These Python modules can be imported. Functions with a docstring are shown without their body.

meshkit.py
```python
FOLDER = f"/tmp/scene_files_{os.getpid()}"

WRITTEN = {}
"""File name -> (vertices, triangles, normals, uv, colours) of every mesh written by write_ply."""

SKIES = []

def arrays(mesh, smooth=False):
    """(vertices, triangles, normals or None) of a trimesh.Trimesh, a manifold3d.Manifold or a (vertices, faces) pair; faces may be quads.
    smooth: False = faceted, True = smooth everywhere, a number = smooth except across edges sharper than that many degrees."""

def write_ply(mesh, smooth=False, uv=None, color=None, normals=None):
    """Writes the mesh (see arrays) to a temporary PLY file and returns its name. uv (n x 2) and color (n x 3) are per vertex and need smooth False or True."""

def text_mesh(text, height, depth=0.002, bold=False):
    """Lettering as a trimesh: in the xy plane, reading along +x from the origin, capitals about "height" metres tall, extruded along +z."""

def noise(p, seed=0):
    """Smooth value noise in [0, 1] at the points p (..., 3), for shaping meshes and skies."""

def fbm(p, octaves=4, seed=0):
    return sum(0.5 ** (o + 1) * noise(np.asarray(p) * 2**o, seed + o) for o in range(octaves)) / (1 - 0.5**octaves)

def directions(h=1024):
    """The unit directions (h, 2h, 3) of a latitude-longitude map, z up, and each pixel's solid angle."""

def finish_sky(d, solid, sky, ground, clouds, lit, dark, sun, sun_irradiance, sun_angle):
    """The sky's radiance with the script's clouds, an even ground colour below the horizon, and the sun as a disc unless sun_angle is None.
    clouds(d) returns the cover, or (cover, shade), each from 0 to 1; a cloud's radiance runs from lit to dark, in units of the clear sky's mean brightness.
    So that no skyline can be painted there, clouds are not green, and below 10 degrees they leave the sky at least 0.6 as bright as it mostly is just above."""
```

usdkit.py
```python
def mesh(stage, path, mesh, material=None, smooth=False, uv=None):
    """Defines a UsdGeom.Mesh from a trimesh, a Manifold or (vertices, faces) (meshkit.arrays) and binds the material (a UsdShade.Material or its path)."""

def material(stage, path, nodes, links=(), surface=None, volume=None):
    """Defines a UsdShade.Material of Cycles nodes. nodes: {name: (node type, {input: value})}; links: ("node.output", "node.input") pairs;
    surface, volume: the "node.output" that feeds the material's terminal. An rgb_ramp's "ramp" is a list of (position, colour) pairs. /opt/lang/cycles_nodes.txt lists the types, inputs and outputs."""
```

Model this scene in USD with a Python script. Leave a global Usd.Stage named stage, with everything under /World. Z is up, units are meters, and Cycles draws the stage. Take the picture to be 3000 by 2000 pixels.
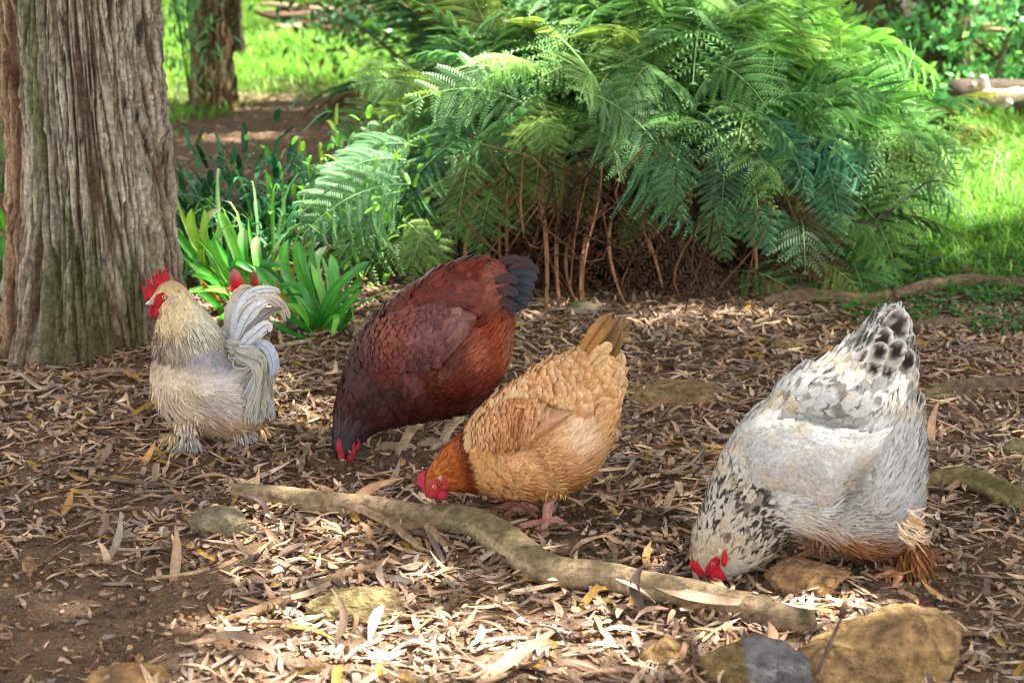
import math, random, numpy as np, trimesh, usdkit, meshkit, manifold3d
from scipy.interpolate import PchipInterpolator, LinearNDInterpolator, NearestNDInterpolator, CubicSpline
from shapely.geometry import Polygon, Point
import shapely
from pxr import Usd, UsdGeom, UsdLux, UsdShade, Gf, Sdf, Vt

stage = Usd.Stage.CreateInMemory()
UsdGeom.SetStageUpAxis(stage, 'Z')
UsdGeom.Xform.Define(stage, '/World')
random.seed(7)

# ---------------------------------------------------------------- camera, sky, sun, exposure
CAM_H, PITCH, FOCAL = 1.15, math.radians(15.46), 60.0
cam = UsdGeom.Camera.Define(stage, '/World/camera')
cam.CreateFocalLengthAttr(FOCAL); cam.CreateHorizontalApertureAttr(36.0); cam.CreateVerticalApertureAttr(24.0)
cam.AddTranslateOp().Set(Gf.Vec3d(0, 0, CAM_H)); cam.AddRotateXOp().Set(90 - math.degrees(PITCH))
cam.CreateClippingRangeAttr((0.05, 5000)); cam.CreateFStopAttr(5.6); cam.CreateFocusDistanceAttr(3.25)
cam.CreateExposureAttr(2.42)
SUN = np.array([0.42, 0.06, 0.90]); SUN /= np.linalg.norm(SUN)
elev, rot = math.asin(SUN[2]), math.atan2(SUN[0], SUN[1])
usdkit.material(stage, '/World/Looks/sky_look', {'s': ('sky_texture', dict(sky_type='single_scattering', sun_disc=False, sun_elevation=elev, sun_rotation=rot)),
    'tc': ('texture_coordinate', {}), 'n': ('noise_texture', dict(scale=2.2, detail=6, roughness=.6)), 'cl': ('map_range', dict(from_min=.36, from_max=.56, to_min=.25, to_max=.95, clamp=True)),
    'w': ('rgb_to_bw', {}), 'k': ('vector_math', dict(math_type='scale', vector1=(1.5, 1.42, 1.28))), 'm': ('mix_color', {}),
    'b': ('background_shader', dict(strength=0.09))}, [('tc.generated', 'n.vector'), ('n.fac', 'cl.value'), ('s.color', 'w.color'), ('w.val', 'k.scale'), ('cl.result', 'm.fac'), ('s.color', 'm.a'), ('k.vector', 'm.b'), ('m.result', 'b.color')], surface='b.background')
dome = UsdLux.DomeLight.Define(stage, '/World/sky')
UsdShade.MaterialBindingAPI.Apply(dome.GetPrim()).Bind(UsdShade.Material.Get(stage, '/World/Looks/sky_look'))
dome.GetPrim().SetCustomDataByKey('kind', 'structure')
sun = UsdLux.DistantLight.Define(stage, '/World/sun')
sun.CreateIntensityAttr(1.25); sun.CreateAngleAttr(0.53); sun.CreateNormalizeAttr(True); sun.CreateColorAttr(Gf.Vec3f(1, .95, .86))
zx, zy = math.degrees(math.atan2(-SUN[1], SUN[2])), 0
m = Gf.Rotation(Gf.Vec3d(0, 0, 1), Gf.Vec3d(*SUN.tolist()))
sun.AddTransformOp().Set(Gf.Matrix4d().SetRotate(m))

# ---------------------------------------------------------------- helpers
CP, SP = math.cos(PITCH), math.sin(PITCH)
FPX = FOCAL / 36 * 3000
rs = np.random.RandomState(11)

def smooth(a, b, x):
    t = np.clip((np.asarray(x, float) - a) / (b - a), 0, 1); return t * t * (3 - 2 * t)

def fb(x, y, z=0., oct=4, seed=0):
    x, y, z = np.broadcast_arrays(np.asarray(x, float), np.asarray(y, float), np.asarray(z, float))
    return meshkit.fbm(np.stack([x, y, z], -1), oct, seed) - .5

def ground_z(x, y):
    x, y = np.asarray(x, float), np.asarray(y, float)
    z = .05 * fb(x * .7 + 5, y * .7, 0, 3, 3) + .018 * fb(x * 5, y * 5, 0, 2, 9)
    return z - .16 * smooth(5.0, 6.2, y) * (1 - smooth(8, 11, y)) * (1 - smooth(-.2, .6, x)) + .02 * np.maximum(y - 25, 0)

def ray(px, py):
    a, b = (px - 1500) / FPX, -(py - 1000) / FPX
    return np.array([a, CP + b * SP, -SP + b * CP])

def at(px, py, Y):
    """the point at distance Y (along world y) that is seen at that place of the photograph"""
    r = ray(px, py); return np.array([0, 0, CAM_H]) + r * (Y / r[1])

def atv(px, py, Y):
    px, py, Y = np.broadcast_arrays(*[np.asarray(q, float) for q in (px, py, Y)])
    a, b = (px - 1500) / FPX, -(py - 1000) / FPX
    ry = CP + b * SP; k = Y / ry
    return np.stack([a * k, Y, CAM_H + (-SP + b * CP) * k], -1)

def gp(px, py):
    r = ray(px, py); z = 0.
    for _ in range(4):
        k = (z - CAM_H) / r[2]; z = float(ground_z(r[0] * k, r[1] * k))
    return np.array([r[0] * k, r[1] * k, z])

def project(P):
    P = np.asarray(P, float); d = P - [0, 0, CAM_H]
    f = d[..., 1] * CP - d[..., 2] * SP; u = d[..., 1] * SP + d[..., 2] * CP
    return 1500 + FPX * d[..., 0] / f, 1000 - FPX * u / f

def lin(r, g, b, k=1.):
    c = np.array([r, g, b], float) / 255
    return np.where(c <= .04045, c / 12.92, ((c + .055) / 1.055) ** 2.4) * k

used = {}
def numbered(parent, name):
    n = used.get((parent, name), 0); used[(parent, name)] = n + 1
    return f'{parent}/{name}' + (f'_{n:03d}' if n else '')

def tag(p, label=None, cat=None, group=None, kind=None):
    p = p.GetPrim()
    for k, v in (('label', label), ('category', cat), ('group', group), ('kind', kind)):
        if v: p.SetCustomDataByKey(k, v)
    return p

def thing(name, label, cat, loc=(0, 0, 0), group=None, kind=None):
    x = UsdGeom.Xform.Define(stage, numbered('/World', name)); x.AddTranslateOp().Set(Gf.Vec3d(*map(float, loc)))
    tag(x, label, cat, group, kind); x.GetPrim().loc = None
    LOC[str(x.GetPath())] = np.array(loc, float)
    return str(x.GetPath())
LOC = {'/World': np.zeros(3)}

def path_loc(parent):
    while parent not in LOC: parent = parent.rsplit('/', 1)[0]
    return LOC[parent]

def put(name, v, f, mat, parent='/World', col=None, smooth_=True, nrm=None, uv=None, label=None, cat=None, group=None, kind=None):
    """one Mesh prim; v in world coordinates"""
    v = np.asarray(v, float) - path_loc(parent); f = np.asarray(f, int)
    if f.shape[1] == 4: f = np.vstack([f[:, [0, 1, 2]], f[:, [0, 2, 3]]])
    path = numbered(parent, name)
    me = usdkit.mesh(stage, path, (v, f), MAT[mat], smooth=(False if (nrm is not None or not smooth_) else smooth_), uv=uv)
    if nrm is not None:
        me.CreateNormalsAttr(Vt.Vec3fArray.FromNumpy(np.asarray(nrm, np.float32))); me.SetNormalsInterpolation('vertex')
    if col is not None:
        col = np.asarray(col, np.float32); col = col.reshape(1, 3) if col.ndim == 1 else col; col = np.clip(np.broadcast_to(col, v.shape), 0, 1)
        UsdGeom.PrimvarsAPI(me).CreatePrimvar('col', Sdf.ValueTypeNames.Color3fArray, 'vertex').Set(Vt.Vec3fArray.FromNumpy(np.ascontiguousarray(col, np.float32)))
    if parent == '/World' or label or kind: tag(me, label, cat, group, kind)
    return path

class Bag:
    """collects pieces of one mesh"""
    def __init__(s): s.v, s.f, s.c, s.n = [], [], [], 0
    def add(s, v, f, c=None):
        v = np.asarray(v, float); f = np.asarray(f, int)
        if f.shape[1] == 4: f = np.vstack([f[:, [0, 1, 2]], f[:, [0, 2, 3]]])
        s.v.append(v); s.f.append(f + s.n); s.n += len(v)
        s.c.append(np.broadcast_to(np.array([.5, .5, .5]) if c is None else c, v.shape))
    def get(s): return np.vstack(s.v), np.vstack(s.f), np.vstack(s.c)
    def put(s, name, mat, parent='/World', **k):
        v, f, c = s.get(); return put(name, v, f, mat, parent, col=c, **k)

def grid_faces(n, m, wrap=False):
    i, j = np.meshgrid(np.arange(n - 1), np.arange(m if wrap else m - 1), indexing='ij'); j2 = (j + 1) % m
    return np.stack([i * m + j, (i + 1) * m + j, (i + 1) * m + j2, i * m + j2], -1).reshape(-1, 4)

def curve(pts, n):
    pts = np.asarray(pts, float)
    if len(pts) == 2: return pts[0] + (pts[1] - pts[0]) * np.linspace(0, 1, n)[:, None]
    d = np.r_[0, np.cumsum(np.linalg.norm(np.diff(pts, axis=0), axis=1))]
    return CubicSpline(d, pts)(np.linspace(0, d[-1], n))

def interp(vals, n):
    vals = np.asarray(vals, float); return PchipInterpolator(np.linspace(0, 1, len(vals)), vals)(np.linspace(0, 1, n))

def tube(pts, radii, sides=10, lump=0., seed=0, flat=1., freq=14., caps=True):
    p = np.asarray(pts, float); n = len(p)
    t = np.gradient(p, axis=0); t /= np.linalg.norm(t, axis=1, keepdims=True) + 1e-12
    up = np.array([0, 0, 1.]) if abs(t[:, 2]).mean() < .8 else np.array([0, 1., 0])
    a = np.cross(t, up); a /= np.linalg.norm(a, axis=1, keepdims=True) + 1e-12
    b = np.cross(a, t)
    th = np.arange(sides) / sides * 2 * np.pi
    r = np.broadcast_to(np.asarray(radii, float), (n,))[:, None]
    off = np.cos(th)[None, :, None] * a[:, None] + flat * np.sin(th)[None, :, None] * b[:, None]
    if lump:
        q = p[:, None] + r[..., None] * off
        r = r * (1 + lump * (fb(q[..., 0] * freq, q[..., 1] * freq, q[..., 2] * freq, 3, seed) * 2))
    v = (p[:, None] + r[..., None] * off).reshape(-1, 3); f = grid_faces(n, sides, True)
    f = np.vstack([f[:, [0, 1, 2]], f[:, [0, 2, 3]]])
    if caps:
        k = len(v); v = np.vstack([v, p[0] - t[0] * r[0].mean() * .4, p[-1] + t[-1] * r[-1].mean() * .4]); j = np.arange(sides); j2 = (j + 1) % sides
        f = np.vstack([f, np.stack([np.full(sides, k), j, j2], 1), np.stack([np.full(sides, k + 1), (n - 1) * sides + j2, (n - 1) * sides + j], 1)])
    return v, f

# ---------------------------------------------------------------- materials
MAT = {}
def vc_mat(name, rough=.6, spec=.3, trans=0., noise=0., nscale=60., bump=0., bscale=200., sheen=0., detail=4, bdist=.004):
    """colour from the mesh's own 'col' attribute, varied by noise"""
    nodes = {'a': ('attribute', dict(attribute='col')), 'p': ('principled_bsdf', dict(roughness=rough, specular_ior_level=spec))}
    links = []; c = 'a.color'
    if noise or bump:
        nodes['tc'] = ('geometry', {})
    if noise:
        nodes |= {'n': ('noise_texture', dict(scale=nscale, detail=detail, roughness=.6)), 'r': ('map_range', dict(from_min=.33, from_max=.67, to_min=1 - noise, to_max=1 + noise)),
                  'x': ('vector_math', dict(math_type='scale'))}
        links += [('tc.position', 'n.vector'), ('n.fac', 'r.value'), (c, 'x.vector1'), ('r.result', 'x.scale')]; c = 'x.vector'
    if bump:
        nodes |= {'bn': ('noise_texture', dict(scale=bscale, detail=5, roughness=.65)), 'b': ('bump', dict(strength=bump, distance=.004))}
        links += [('tc.position', 'bn.vector'), ('bn.fac', 'b.height'), ('b.normal', 'p.normal')]
        nodes['b'][1]['distance'] = bdist
    if sheen: nodes['p'][1].update(sheen_weight=sheen, sheen_roughness=.5)
    links.append((c, 'p.base_color')); out = 'p.BSDF'
    if trans:
        nodes |= {'t': ('translucent_bsdf', {}), 'm': ('mix_closure', dict(fac=trans))}
        links += [(c, 't.color'), ('p.BSDF', 'm.closure1'), ('t.BSDF', 'm.closure2')]; out = 'm.closure'
    MAT[name] = usdkit.material(stage, '/World/Looks/' + name, nodes, links, surface=out)

vc_mat('dry_leaf', .55, .35, .12, noise=.22, nscale=90)
vc_mat('green_leaf', .38, .5, .35, noise=.18, nscale=25)
vc_mat('strap_leaf', .28, .6, .22, noise=.15, nscale=30)
vc_mat('fern', .45, .4, .3, noise=.2, nscale=12)
vc_mat('grass_blade', .5, .35, .35, noise=.25, nscale=1.5)
vc_mat('canopy', .5, .3, .3)
vc_mat('bark', .85, .15, 0, noise=.4, nscale=80, bump=1., bscale=110, bdist=.012, detail=7)
vc_mat('root_bark', .8, .2, 0, noise=.38, nscale=70, bump=1., bscale=160, bdist=.007, detail=7)
vc_mat('stone', .85, .2, 0, noise=.5, nscale=45, bump=1., bscale=70, detail=9, bdist=.022)
vc_mat('crumb', .95, .1, 0, noise=.3, nscale=80)
vc_mat('plume', .6, .2, .06, noise=.16, nscale=170)
vc_mat('gloss_plume', .45, .28, .02, noise=.25, nscale=110)
vc_mat('flesh', .5, .3, .1, noise=.3, nscale=260, bump=1., bscale=420, bdist=.004)
vc_mat('scaly', .55, .35, 0, noise=.25, nscale=260, bump=.8, bscale=420)
vc_mat('horn', .35, .5)
vc_mat('eye_look', .08, .8)
# ---------------------------------------------------------------- ground
def axis(lo, hi, step, far, growth=1.16):
    a = list(np.arange(lo, hi, step)); s = step
    while a[-1] < far: s *= growth; a.append(a[-1] + s)
    s = step; b = [lo]
    while b[-1] > -far and b[-1] > (1.2 if lo > 0 else -far): s *= growth; b.append(b[-1] - s)
    return np.array(b[:0:-1] + a)

def grass_amount(x, y):
    """0 on leaf-strewn earth, 1 on the lawn"""
    px, py = project(np.stack([x, y, np.zeros_like(x)], -1))
    py = np.where(y < .5, 4000, py); n = 130 * fb(x * 1.3, y * 1.3, 0, 3, 21)
    left = 1 - smooth(190, 330, py + n)
    brown = np.exp(-(((px - 840) / 190) ** 2 + ((py - 290) / 70) ** 2))
    left = np.clip(left - brown * .8, 0, 1)
    right = (1 - smooth(640, 830, py + n * 1.3)) * smooth(2380, 2560, px + n)
    return np.clip(np.maximum(left, right), 0, 1)

gx, gy = axis(-1.75, 1.85, .0115, 400), axis(2.05, 5.2, .0115, 500)
X, Y = np.meshgrid(gx, gy, indexing='ij')
near = (smooth(1.2, 2., Y) * (1 - smooth(5, 7, Y)) * (1 - smooth(1.7, 2.4, abs(X))))
G = grass_amount(X, Y)
crumb = fb(X * 45, Y * 45, 0, 3, 5) * .016 + fb(X * 14, Y * 14, 0, 2, 6) * .012
Z = ground_z(X, Y) + crumb * near * (1 - .6 * G)
dirt = lin(114, 93, 75) + 0 * X[..., None]
dirt = dirt * (1 + .7 * fb(X * 3, Y * 3, 0, 4, 31)[..., None]) + lin(150, 108, 76) * .35 * np.clip(fb(X * 60, Y * 60, 0, 2, 8), 0, 1)[..., None]
px_, py_ = project(np.stack([X, Y, Z], -1))
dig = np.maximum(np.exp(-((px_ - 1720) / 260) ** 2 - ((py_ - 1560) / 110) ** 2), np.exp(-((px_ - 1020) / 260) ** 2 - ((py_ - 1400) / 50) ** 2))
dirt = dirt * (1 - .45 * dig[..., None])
grs = lin(70, 98, 40) * (1 + .8 * fb(X * 2, Y * 2, 0, 3, 33)[..., None])
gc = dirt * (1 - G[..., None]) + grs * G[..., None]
nodes = {'a': ('attribute', dict(attribute='col')), 'g': ('geometry', {}), 'n': ('noise_texture', dict(scale=140, detail=6, roughness=.7)),
         'v': ('voronoi_texture', dict(scale=170)), 'r': ('map_range', dict(from_min=.3, from_max=.7, to_min=.5, to_max=1.5)), 'x': ('vector_math', dict(math_type='scale')),
         's': ('math', dict(math_type='subtract')), 'b': ('bump', dict(strength=.9, distance=.005)), 'p': ('principled_bsdf', dict(roughness=.95, specular_ior_level=.1))}
MAT['earth'] = usdkit.material(stage, '/World/Looks/earth', nodes, [('g.position', 'n.vector'), ('g.position', 'v.vector'), ('n.fac', 'r.value'), ('a.color', 'x.vector1'), ('r.result', 'x.scale'),
         ('n.fac', 's.value1'), ('v.distance', 's.value2'), ('s.value', 'b.height'), ('b.normal', 'p.normal'), ('x.vector', 'p.base_color')], surface='p.BSDF')
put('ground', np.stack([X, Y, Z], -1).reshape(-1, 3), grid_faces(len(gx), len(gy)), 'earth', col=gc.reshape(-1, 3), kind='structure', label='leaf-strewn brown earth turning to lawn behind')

# ---------------------------------------------------------------- scattering
from scipy.spatial.transform import Rotation as Rot
def quats(yaw, tilt, roll):
    q = Rot.from_euler('ZYX', np.stack([yaw, tilt, roll], -1)).as_quat()
    return [Gf.Quath(float(a[3]), float(a[0]), float(a[1]), float(a[2])) for a in q]

def scatter(name, protos, mat, pos, q, scale, parent='/World', **k):
    """many alike little pieces as one PointInstancer; protos: (v, f, col)"""
    path = numbered(parent, name); pi = UsdGeom.PointInstancer.Define(stage, path)
    base = path_loc(parent)
    for i, (v, f, c) in enumerate(protos):
        f = np.asarray(f); f = np.vstack([f[:, [0, 1, 2]], f[:, [0, 2, 3]]]) if f.shape[1] == 4 else f
        me = usdkit.mesh(stage, f'{path}/shape_{i:03d}', (np.asarray(v, float), f), MAT[mat], smooth=True)
        UsdGeom.PrimvarsAPI(me).CreatePrimvar('col', Sdf.ValueTypeNames.Color3fArray, 'vertex').Set(Vt.Vec3fArray.FromNumpy(np.ascontiguousarray(np.broadcast_to(c, np.shape(v)), np.float32)))
        pi.GetPrototypesRel().AddTarget(f'{path}/shape_{i:03d}')
    n = len(pos)
    pi.CreateProtoIndicesAttr(Vt.IntArray.FromNumpy(np.random.RandomState(n).randint(0, len(protos), n).astype(np.int32)))
    pi.CreatePositionsAttr(Vt.Vec3fArray.FromNumpy((np.asarray(pos) - base).astype(np.float32)))
    pi.CreateOrientationsAttr(Vt.QuathArray(q)); sc = np.broadcast_to(np.asarray(scale, np.float32).reshape(n, -1), (n, 3))
    pi.CreateScalesAttr(Vt.Vec3fArray.FromNumpy(np.ascontiguousarray(sc, np.float32)))
    tag(pi, kind='stuff', **k); return path

# sickle-shaped fallen leaves
def leaf_shape(seed, L=.095, W=.017, c=(150, 115, 85)):
    r = np.random.RandomState(seed); n, m = 9, 3
    a = np.linspace(0, 1, n)[:, None]; b = np.linspace(-1, 1, m)[None]
    cut = r.uniform(.45, .8) if r.rand() < .22 else 1.
    a = a * cut + (r.uniform(0, .3) if cut < 1 else 0)
    w = W / 2 * np.sin(np.pi * np.clip(a * .93 + .04, 0, 1)) ** .85 * (1.15 - .5 * a)
    bend, curl, twist, sick = r.normal(0, .4), r.uniform(-.5, .9), r.normal(0, .5), r.normal(0, .5)
    if r.rand() < .05: bend = r.uniform(3, 5) * r.choice([-1, 1]); L *= .8
    ang = np.cumsum(np.r_[0, np.full(n - 1, 1)] * bend / n); xs = np.cumsum(np.cos(ang)) * L / n; zs = np.cumsum(np.sin(ang)) * L / n
    tw = twist * (a - .5); y = w * b
    z = curl * w * (b ** 2 - .4)
    yy, zz = y * np.cos(tw) - z * np.sin(tw), y * np.sin(tw) + z * np.cos(tw)
    v = np.stack([xs[:, None] + 0 * b - xs.mean(), yy + sick * L * .35 * (a - .5) ** 2 * 2, zs[:, None] - zs.mean() + zz], -1)
    col = lin(*c) * (1 + r.normal(0, .12)) * (1 + .18 * (np.abs(b) < .1) + r.normal(0, .06, (n, 1)))[..., None]
    return v.reshape(-1, 3), grid_faces(n, m), np.clip(col.reshape(-1, 3), .005, .9)

DRY = [(168, 143, 119), (192, 163, 134), (128, 106, 88), (178, 142, 113), (160, 142, 126), (106, 88, 75), (204, 174, 143), (90, 73, 62), (160, 122, 93), (154, 139, 126), (214, 186, 152), (182, 152, 124)]
litter_protos = [leaf_shape(i, r_, w_, DRY[i % 12]) for i, (r_, w_) in enumerate(zip(rs.uniform(.045, .1, 36), rs.uniform(.0085, .015, 36)))]
litter_protos += [leaf_shape(90, .08, .016, (176, 138, 66))]

def litter_amount(x, y):
    px, py = project(np.stack([x, y, ground_z(x, y)], -1))
    d = np.ones_like(x) - .0
    e = lambda cx, cy, rx, ry: np.exp(-((px - cx) / rx) ** 2 - ((py - cy) / ry) ** 2)
    d -= .9 * np.clip(e(180, 1850, 400, 170) + e(480, 1840, 230, 110) + e(0, 1700, 200, 60), 0, 1)
    d -= .8 * e(1780, 1560, 230, 95) + .55 * e(1030, 1400, 230, 55) + .6 * e(2800, 1760, 170, 120) + .5 * e(1500, 1790, 180, 50) + .7 * e(2050, 880, 420, 45)
    d -= .6 * e(250, 1540, 150, 50) + .5 * e(1750, 1880, 230, 60)
    for q in ((1190, 1325, 170, 50), (1300, 1305, 110, 44), (1610, 1545, 130, 46), (1530, 1495, 100, 40), (2640, 1690, 90, 40), (2070, 1690, 90, 50), (1260, 1470, 70, 30), (1010, 1375, 60, 26)): d -= .7 * e(*q)
    d *= 1 - grass_amount(x, y); n = fb(x * 4, y * 4, 0, 3, 77)
    return np.clip(d + n * .9, 0, 1)

def spots(n, seed, y0=2.05, y1=6.3, margin=.45, dens=litter_amount):
    r = np.random.RandomState(seed); y = r.uniform(y0, y1, n * 4); x = r.uniform(-1, 1, n * 4) * (y1 * .315 + margin)
    ok = (np.abs(x) < y * .315 + margin); x, y = x[ok], y[ok]
    ok = r.rand(len(x)) < dens(x, y); x, y = x[ok][:n], y[ok][:n]
    return x, y
x, y = spots(34000, 1); xf, yf = spots(2600, 31, 6.3, 10.5, dens=lambda x, y: np.clip(1 - grass_amount(x, y) * 1.3, 0, 1) * (x < .4)); x, y = np.r_[x, xf], np.r_[y, yf]; n = len(x); r = np.random.RandomState(2)
pos = np.stack([x, y, ground_z(x, y) + r.uniform(.001, .015, n) * (.3 + .7 * litter_amount(x, y)) + .002 * (y > 6)], -1)
LIT_X, LIT_Y = x, y
scatter('leaf_litter', litter_protos, 'dry_leaf', pos, quats(r.uniform(0, 6.28, n), r.normal(0, .11, n), r.normal(0, .2, n)), r.uniform(.5, 1.05, n)[:, None],
        label='brown carpet of dry sickle-shaped leaves all over the earth', cat='leaf litter')
# broken bits of leaf and bark
frag = [leaf_shape(200 + i, rs.uniform(.012, .035), rs.uniform(.006, .012), DRY[i % 12]) for i in range(14)]
x, y = spots(26000, 3, dens=lambda x, y: .4 + .6 * litter_amount(x, y)); n = len(x)
scatter('leaf_fragment', frag, 'dry_leaf', np.stack([x, y, ground_z(x, y) + r.uniform(.001, .012, n)], -1), quats(r.uniform(0, 6.28, n), r.normal(0, .3, n), r.normal(0, .4, n)), r.uniform(.5, 1.2, n)[:, None],
        label='small broken bits of dry leaf and bark between the leaves', cat='leaf fragments')
# soil crumbs
crumbs = []
for i in range(8):
    s = trimesh.creation.icosphere(1, 1.); v = s.vertices * (1 + .5 * fb(s.vertices[:, 0] * 1.3 + i * 9, s.vertices[:, 1] * 1.3, s.vertices[:, 2] * 1.3, 2, i)[:, None] * 2) * [1, .85, .7]
    crumbs.append((v, s.faces, lin(*[(108, 86, 66), (126, 98, 74), (92, 74, 60), (138, 108, 80), (80, 66, 54), (112, 86, 64), (98, 80, 64), (160, 136, 110)][i])))
x, y = spots(34000, 5, 2.05, 5., .3, lambda x, y: np.clip(1.1 - litter_amount(x, y), .12, 1) * (1 - grass_amount(x, y))); n = len(x)
scatter('soil_crumb', crumbs, 'crumb', np.stack([x, y, ground_z(x, y) + .001], -1), quats(r.uniform(0, 6.28, n), r.uniform(0, 3, n), r.uniform(0, 3, n)), (.0014 + .0055 * r.rand(n) ** 4.5)[:, None] * [1, 1, 1],
        label='loose crumbs of brown soil and grit on the bare earth', cat='soil crumbs')

# individual fallen leaves: the largest in view
cls = []
for i in range(30):
    v, f, c = leaf_shape(300 + i, rs.uniform(.085, .13), rs.uniform(.014, .021), DRY[i % 12] if i % 10 else (176, 136, 80))
    cp = f'/World/leaf_shapes/shape_{i:03d}'
    if i == 0:
        UsdGeom.Xform.Define(stage, '/World/leaf_shapes').GetPrim().SetSpecifier(Sdf.SpecifierClass)
    UsdGeom.Xform.Define(stage, cp); me = usdkit.mesh(stage, cp + '/blade', (v, f), MAT['dry_leaf'], smooth=True)
    UsdGeom.PrimvarsAPI(me).CreatePrimvar('col', Sdf.ValueTypeNames.Color3fArray, 'vertex').Set(Vt.Vec3fArray.FromNumpy(np.ascontiguousarray(c, np.float32))); cls.append(cp)
def one_leaf(p, yaw, tilt, roll, k, scale=1., label='dry brown sickle-shaped leaf lying on top of the leaf litter', group='larger dry leaves on top of the leaf litter'):
    x = UsdGeom.Xform.Define(stage, numbered('/World', 'fallen_leaf'))
    x.AddTranslateOp().Set(Gf.Vec3d(*map(float, p))); x.AddOrientOp().Set(Gf.Quatf(quats(*[np.array([q]) for q in (yaw, tilt, roll)])[0])); x.AddScaleOp().Set(Gf.Vec3f(scale, scale, scale))
    x.GetPrim().GetReferences().AddInternalReference(cls[k]); x.GetPrim().SetInstanceable(True)
    tag(x, label, 'leaf', group)
x, y = spots(264, 8, 2.33, 3.6, -.08, lambda x, y: .06 + litter_amount(x, y))
for i in range(len(x)):
    one_leaf((x[i], y[i], ground_z(x[i], y[i]) + r.uniform(.012, .022)), r.uniform(0, 6.28), r.normal(0, .13), r.normal(0, .24), i % 30, r.uniform(.6, 1.))
# ---------------------------------------------------------------- big tree on the left
def lobes(th):
    """outline of the trunk: two joined stems with a deep groove between them; th = 0 points right, -pi/2 to the viewer"""
    d = np.angle(np.exp(1j * (th - (-1.80))))
    g = -.16 * np.exp(-(d / .10) ** 2)
    d2 = np.angle(np.exp(1j * (th - (-2.25)))); g2 = -.07 * np.exp(-(d2 / .12) ** 2)
    return 1 + g + g2 + .05 * np.cos(3 * th + 1.1) + .03 * np.cos(5 * th)

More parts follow.
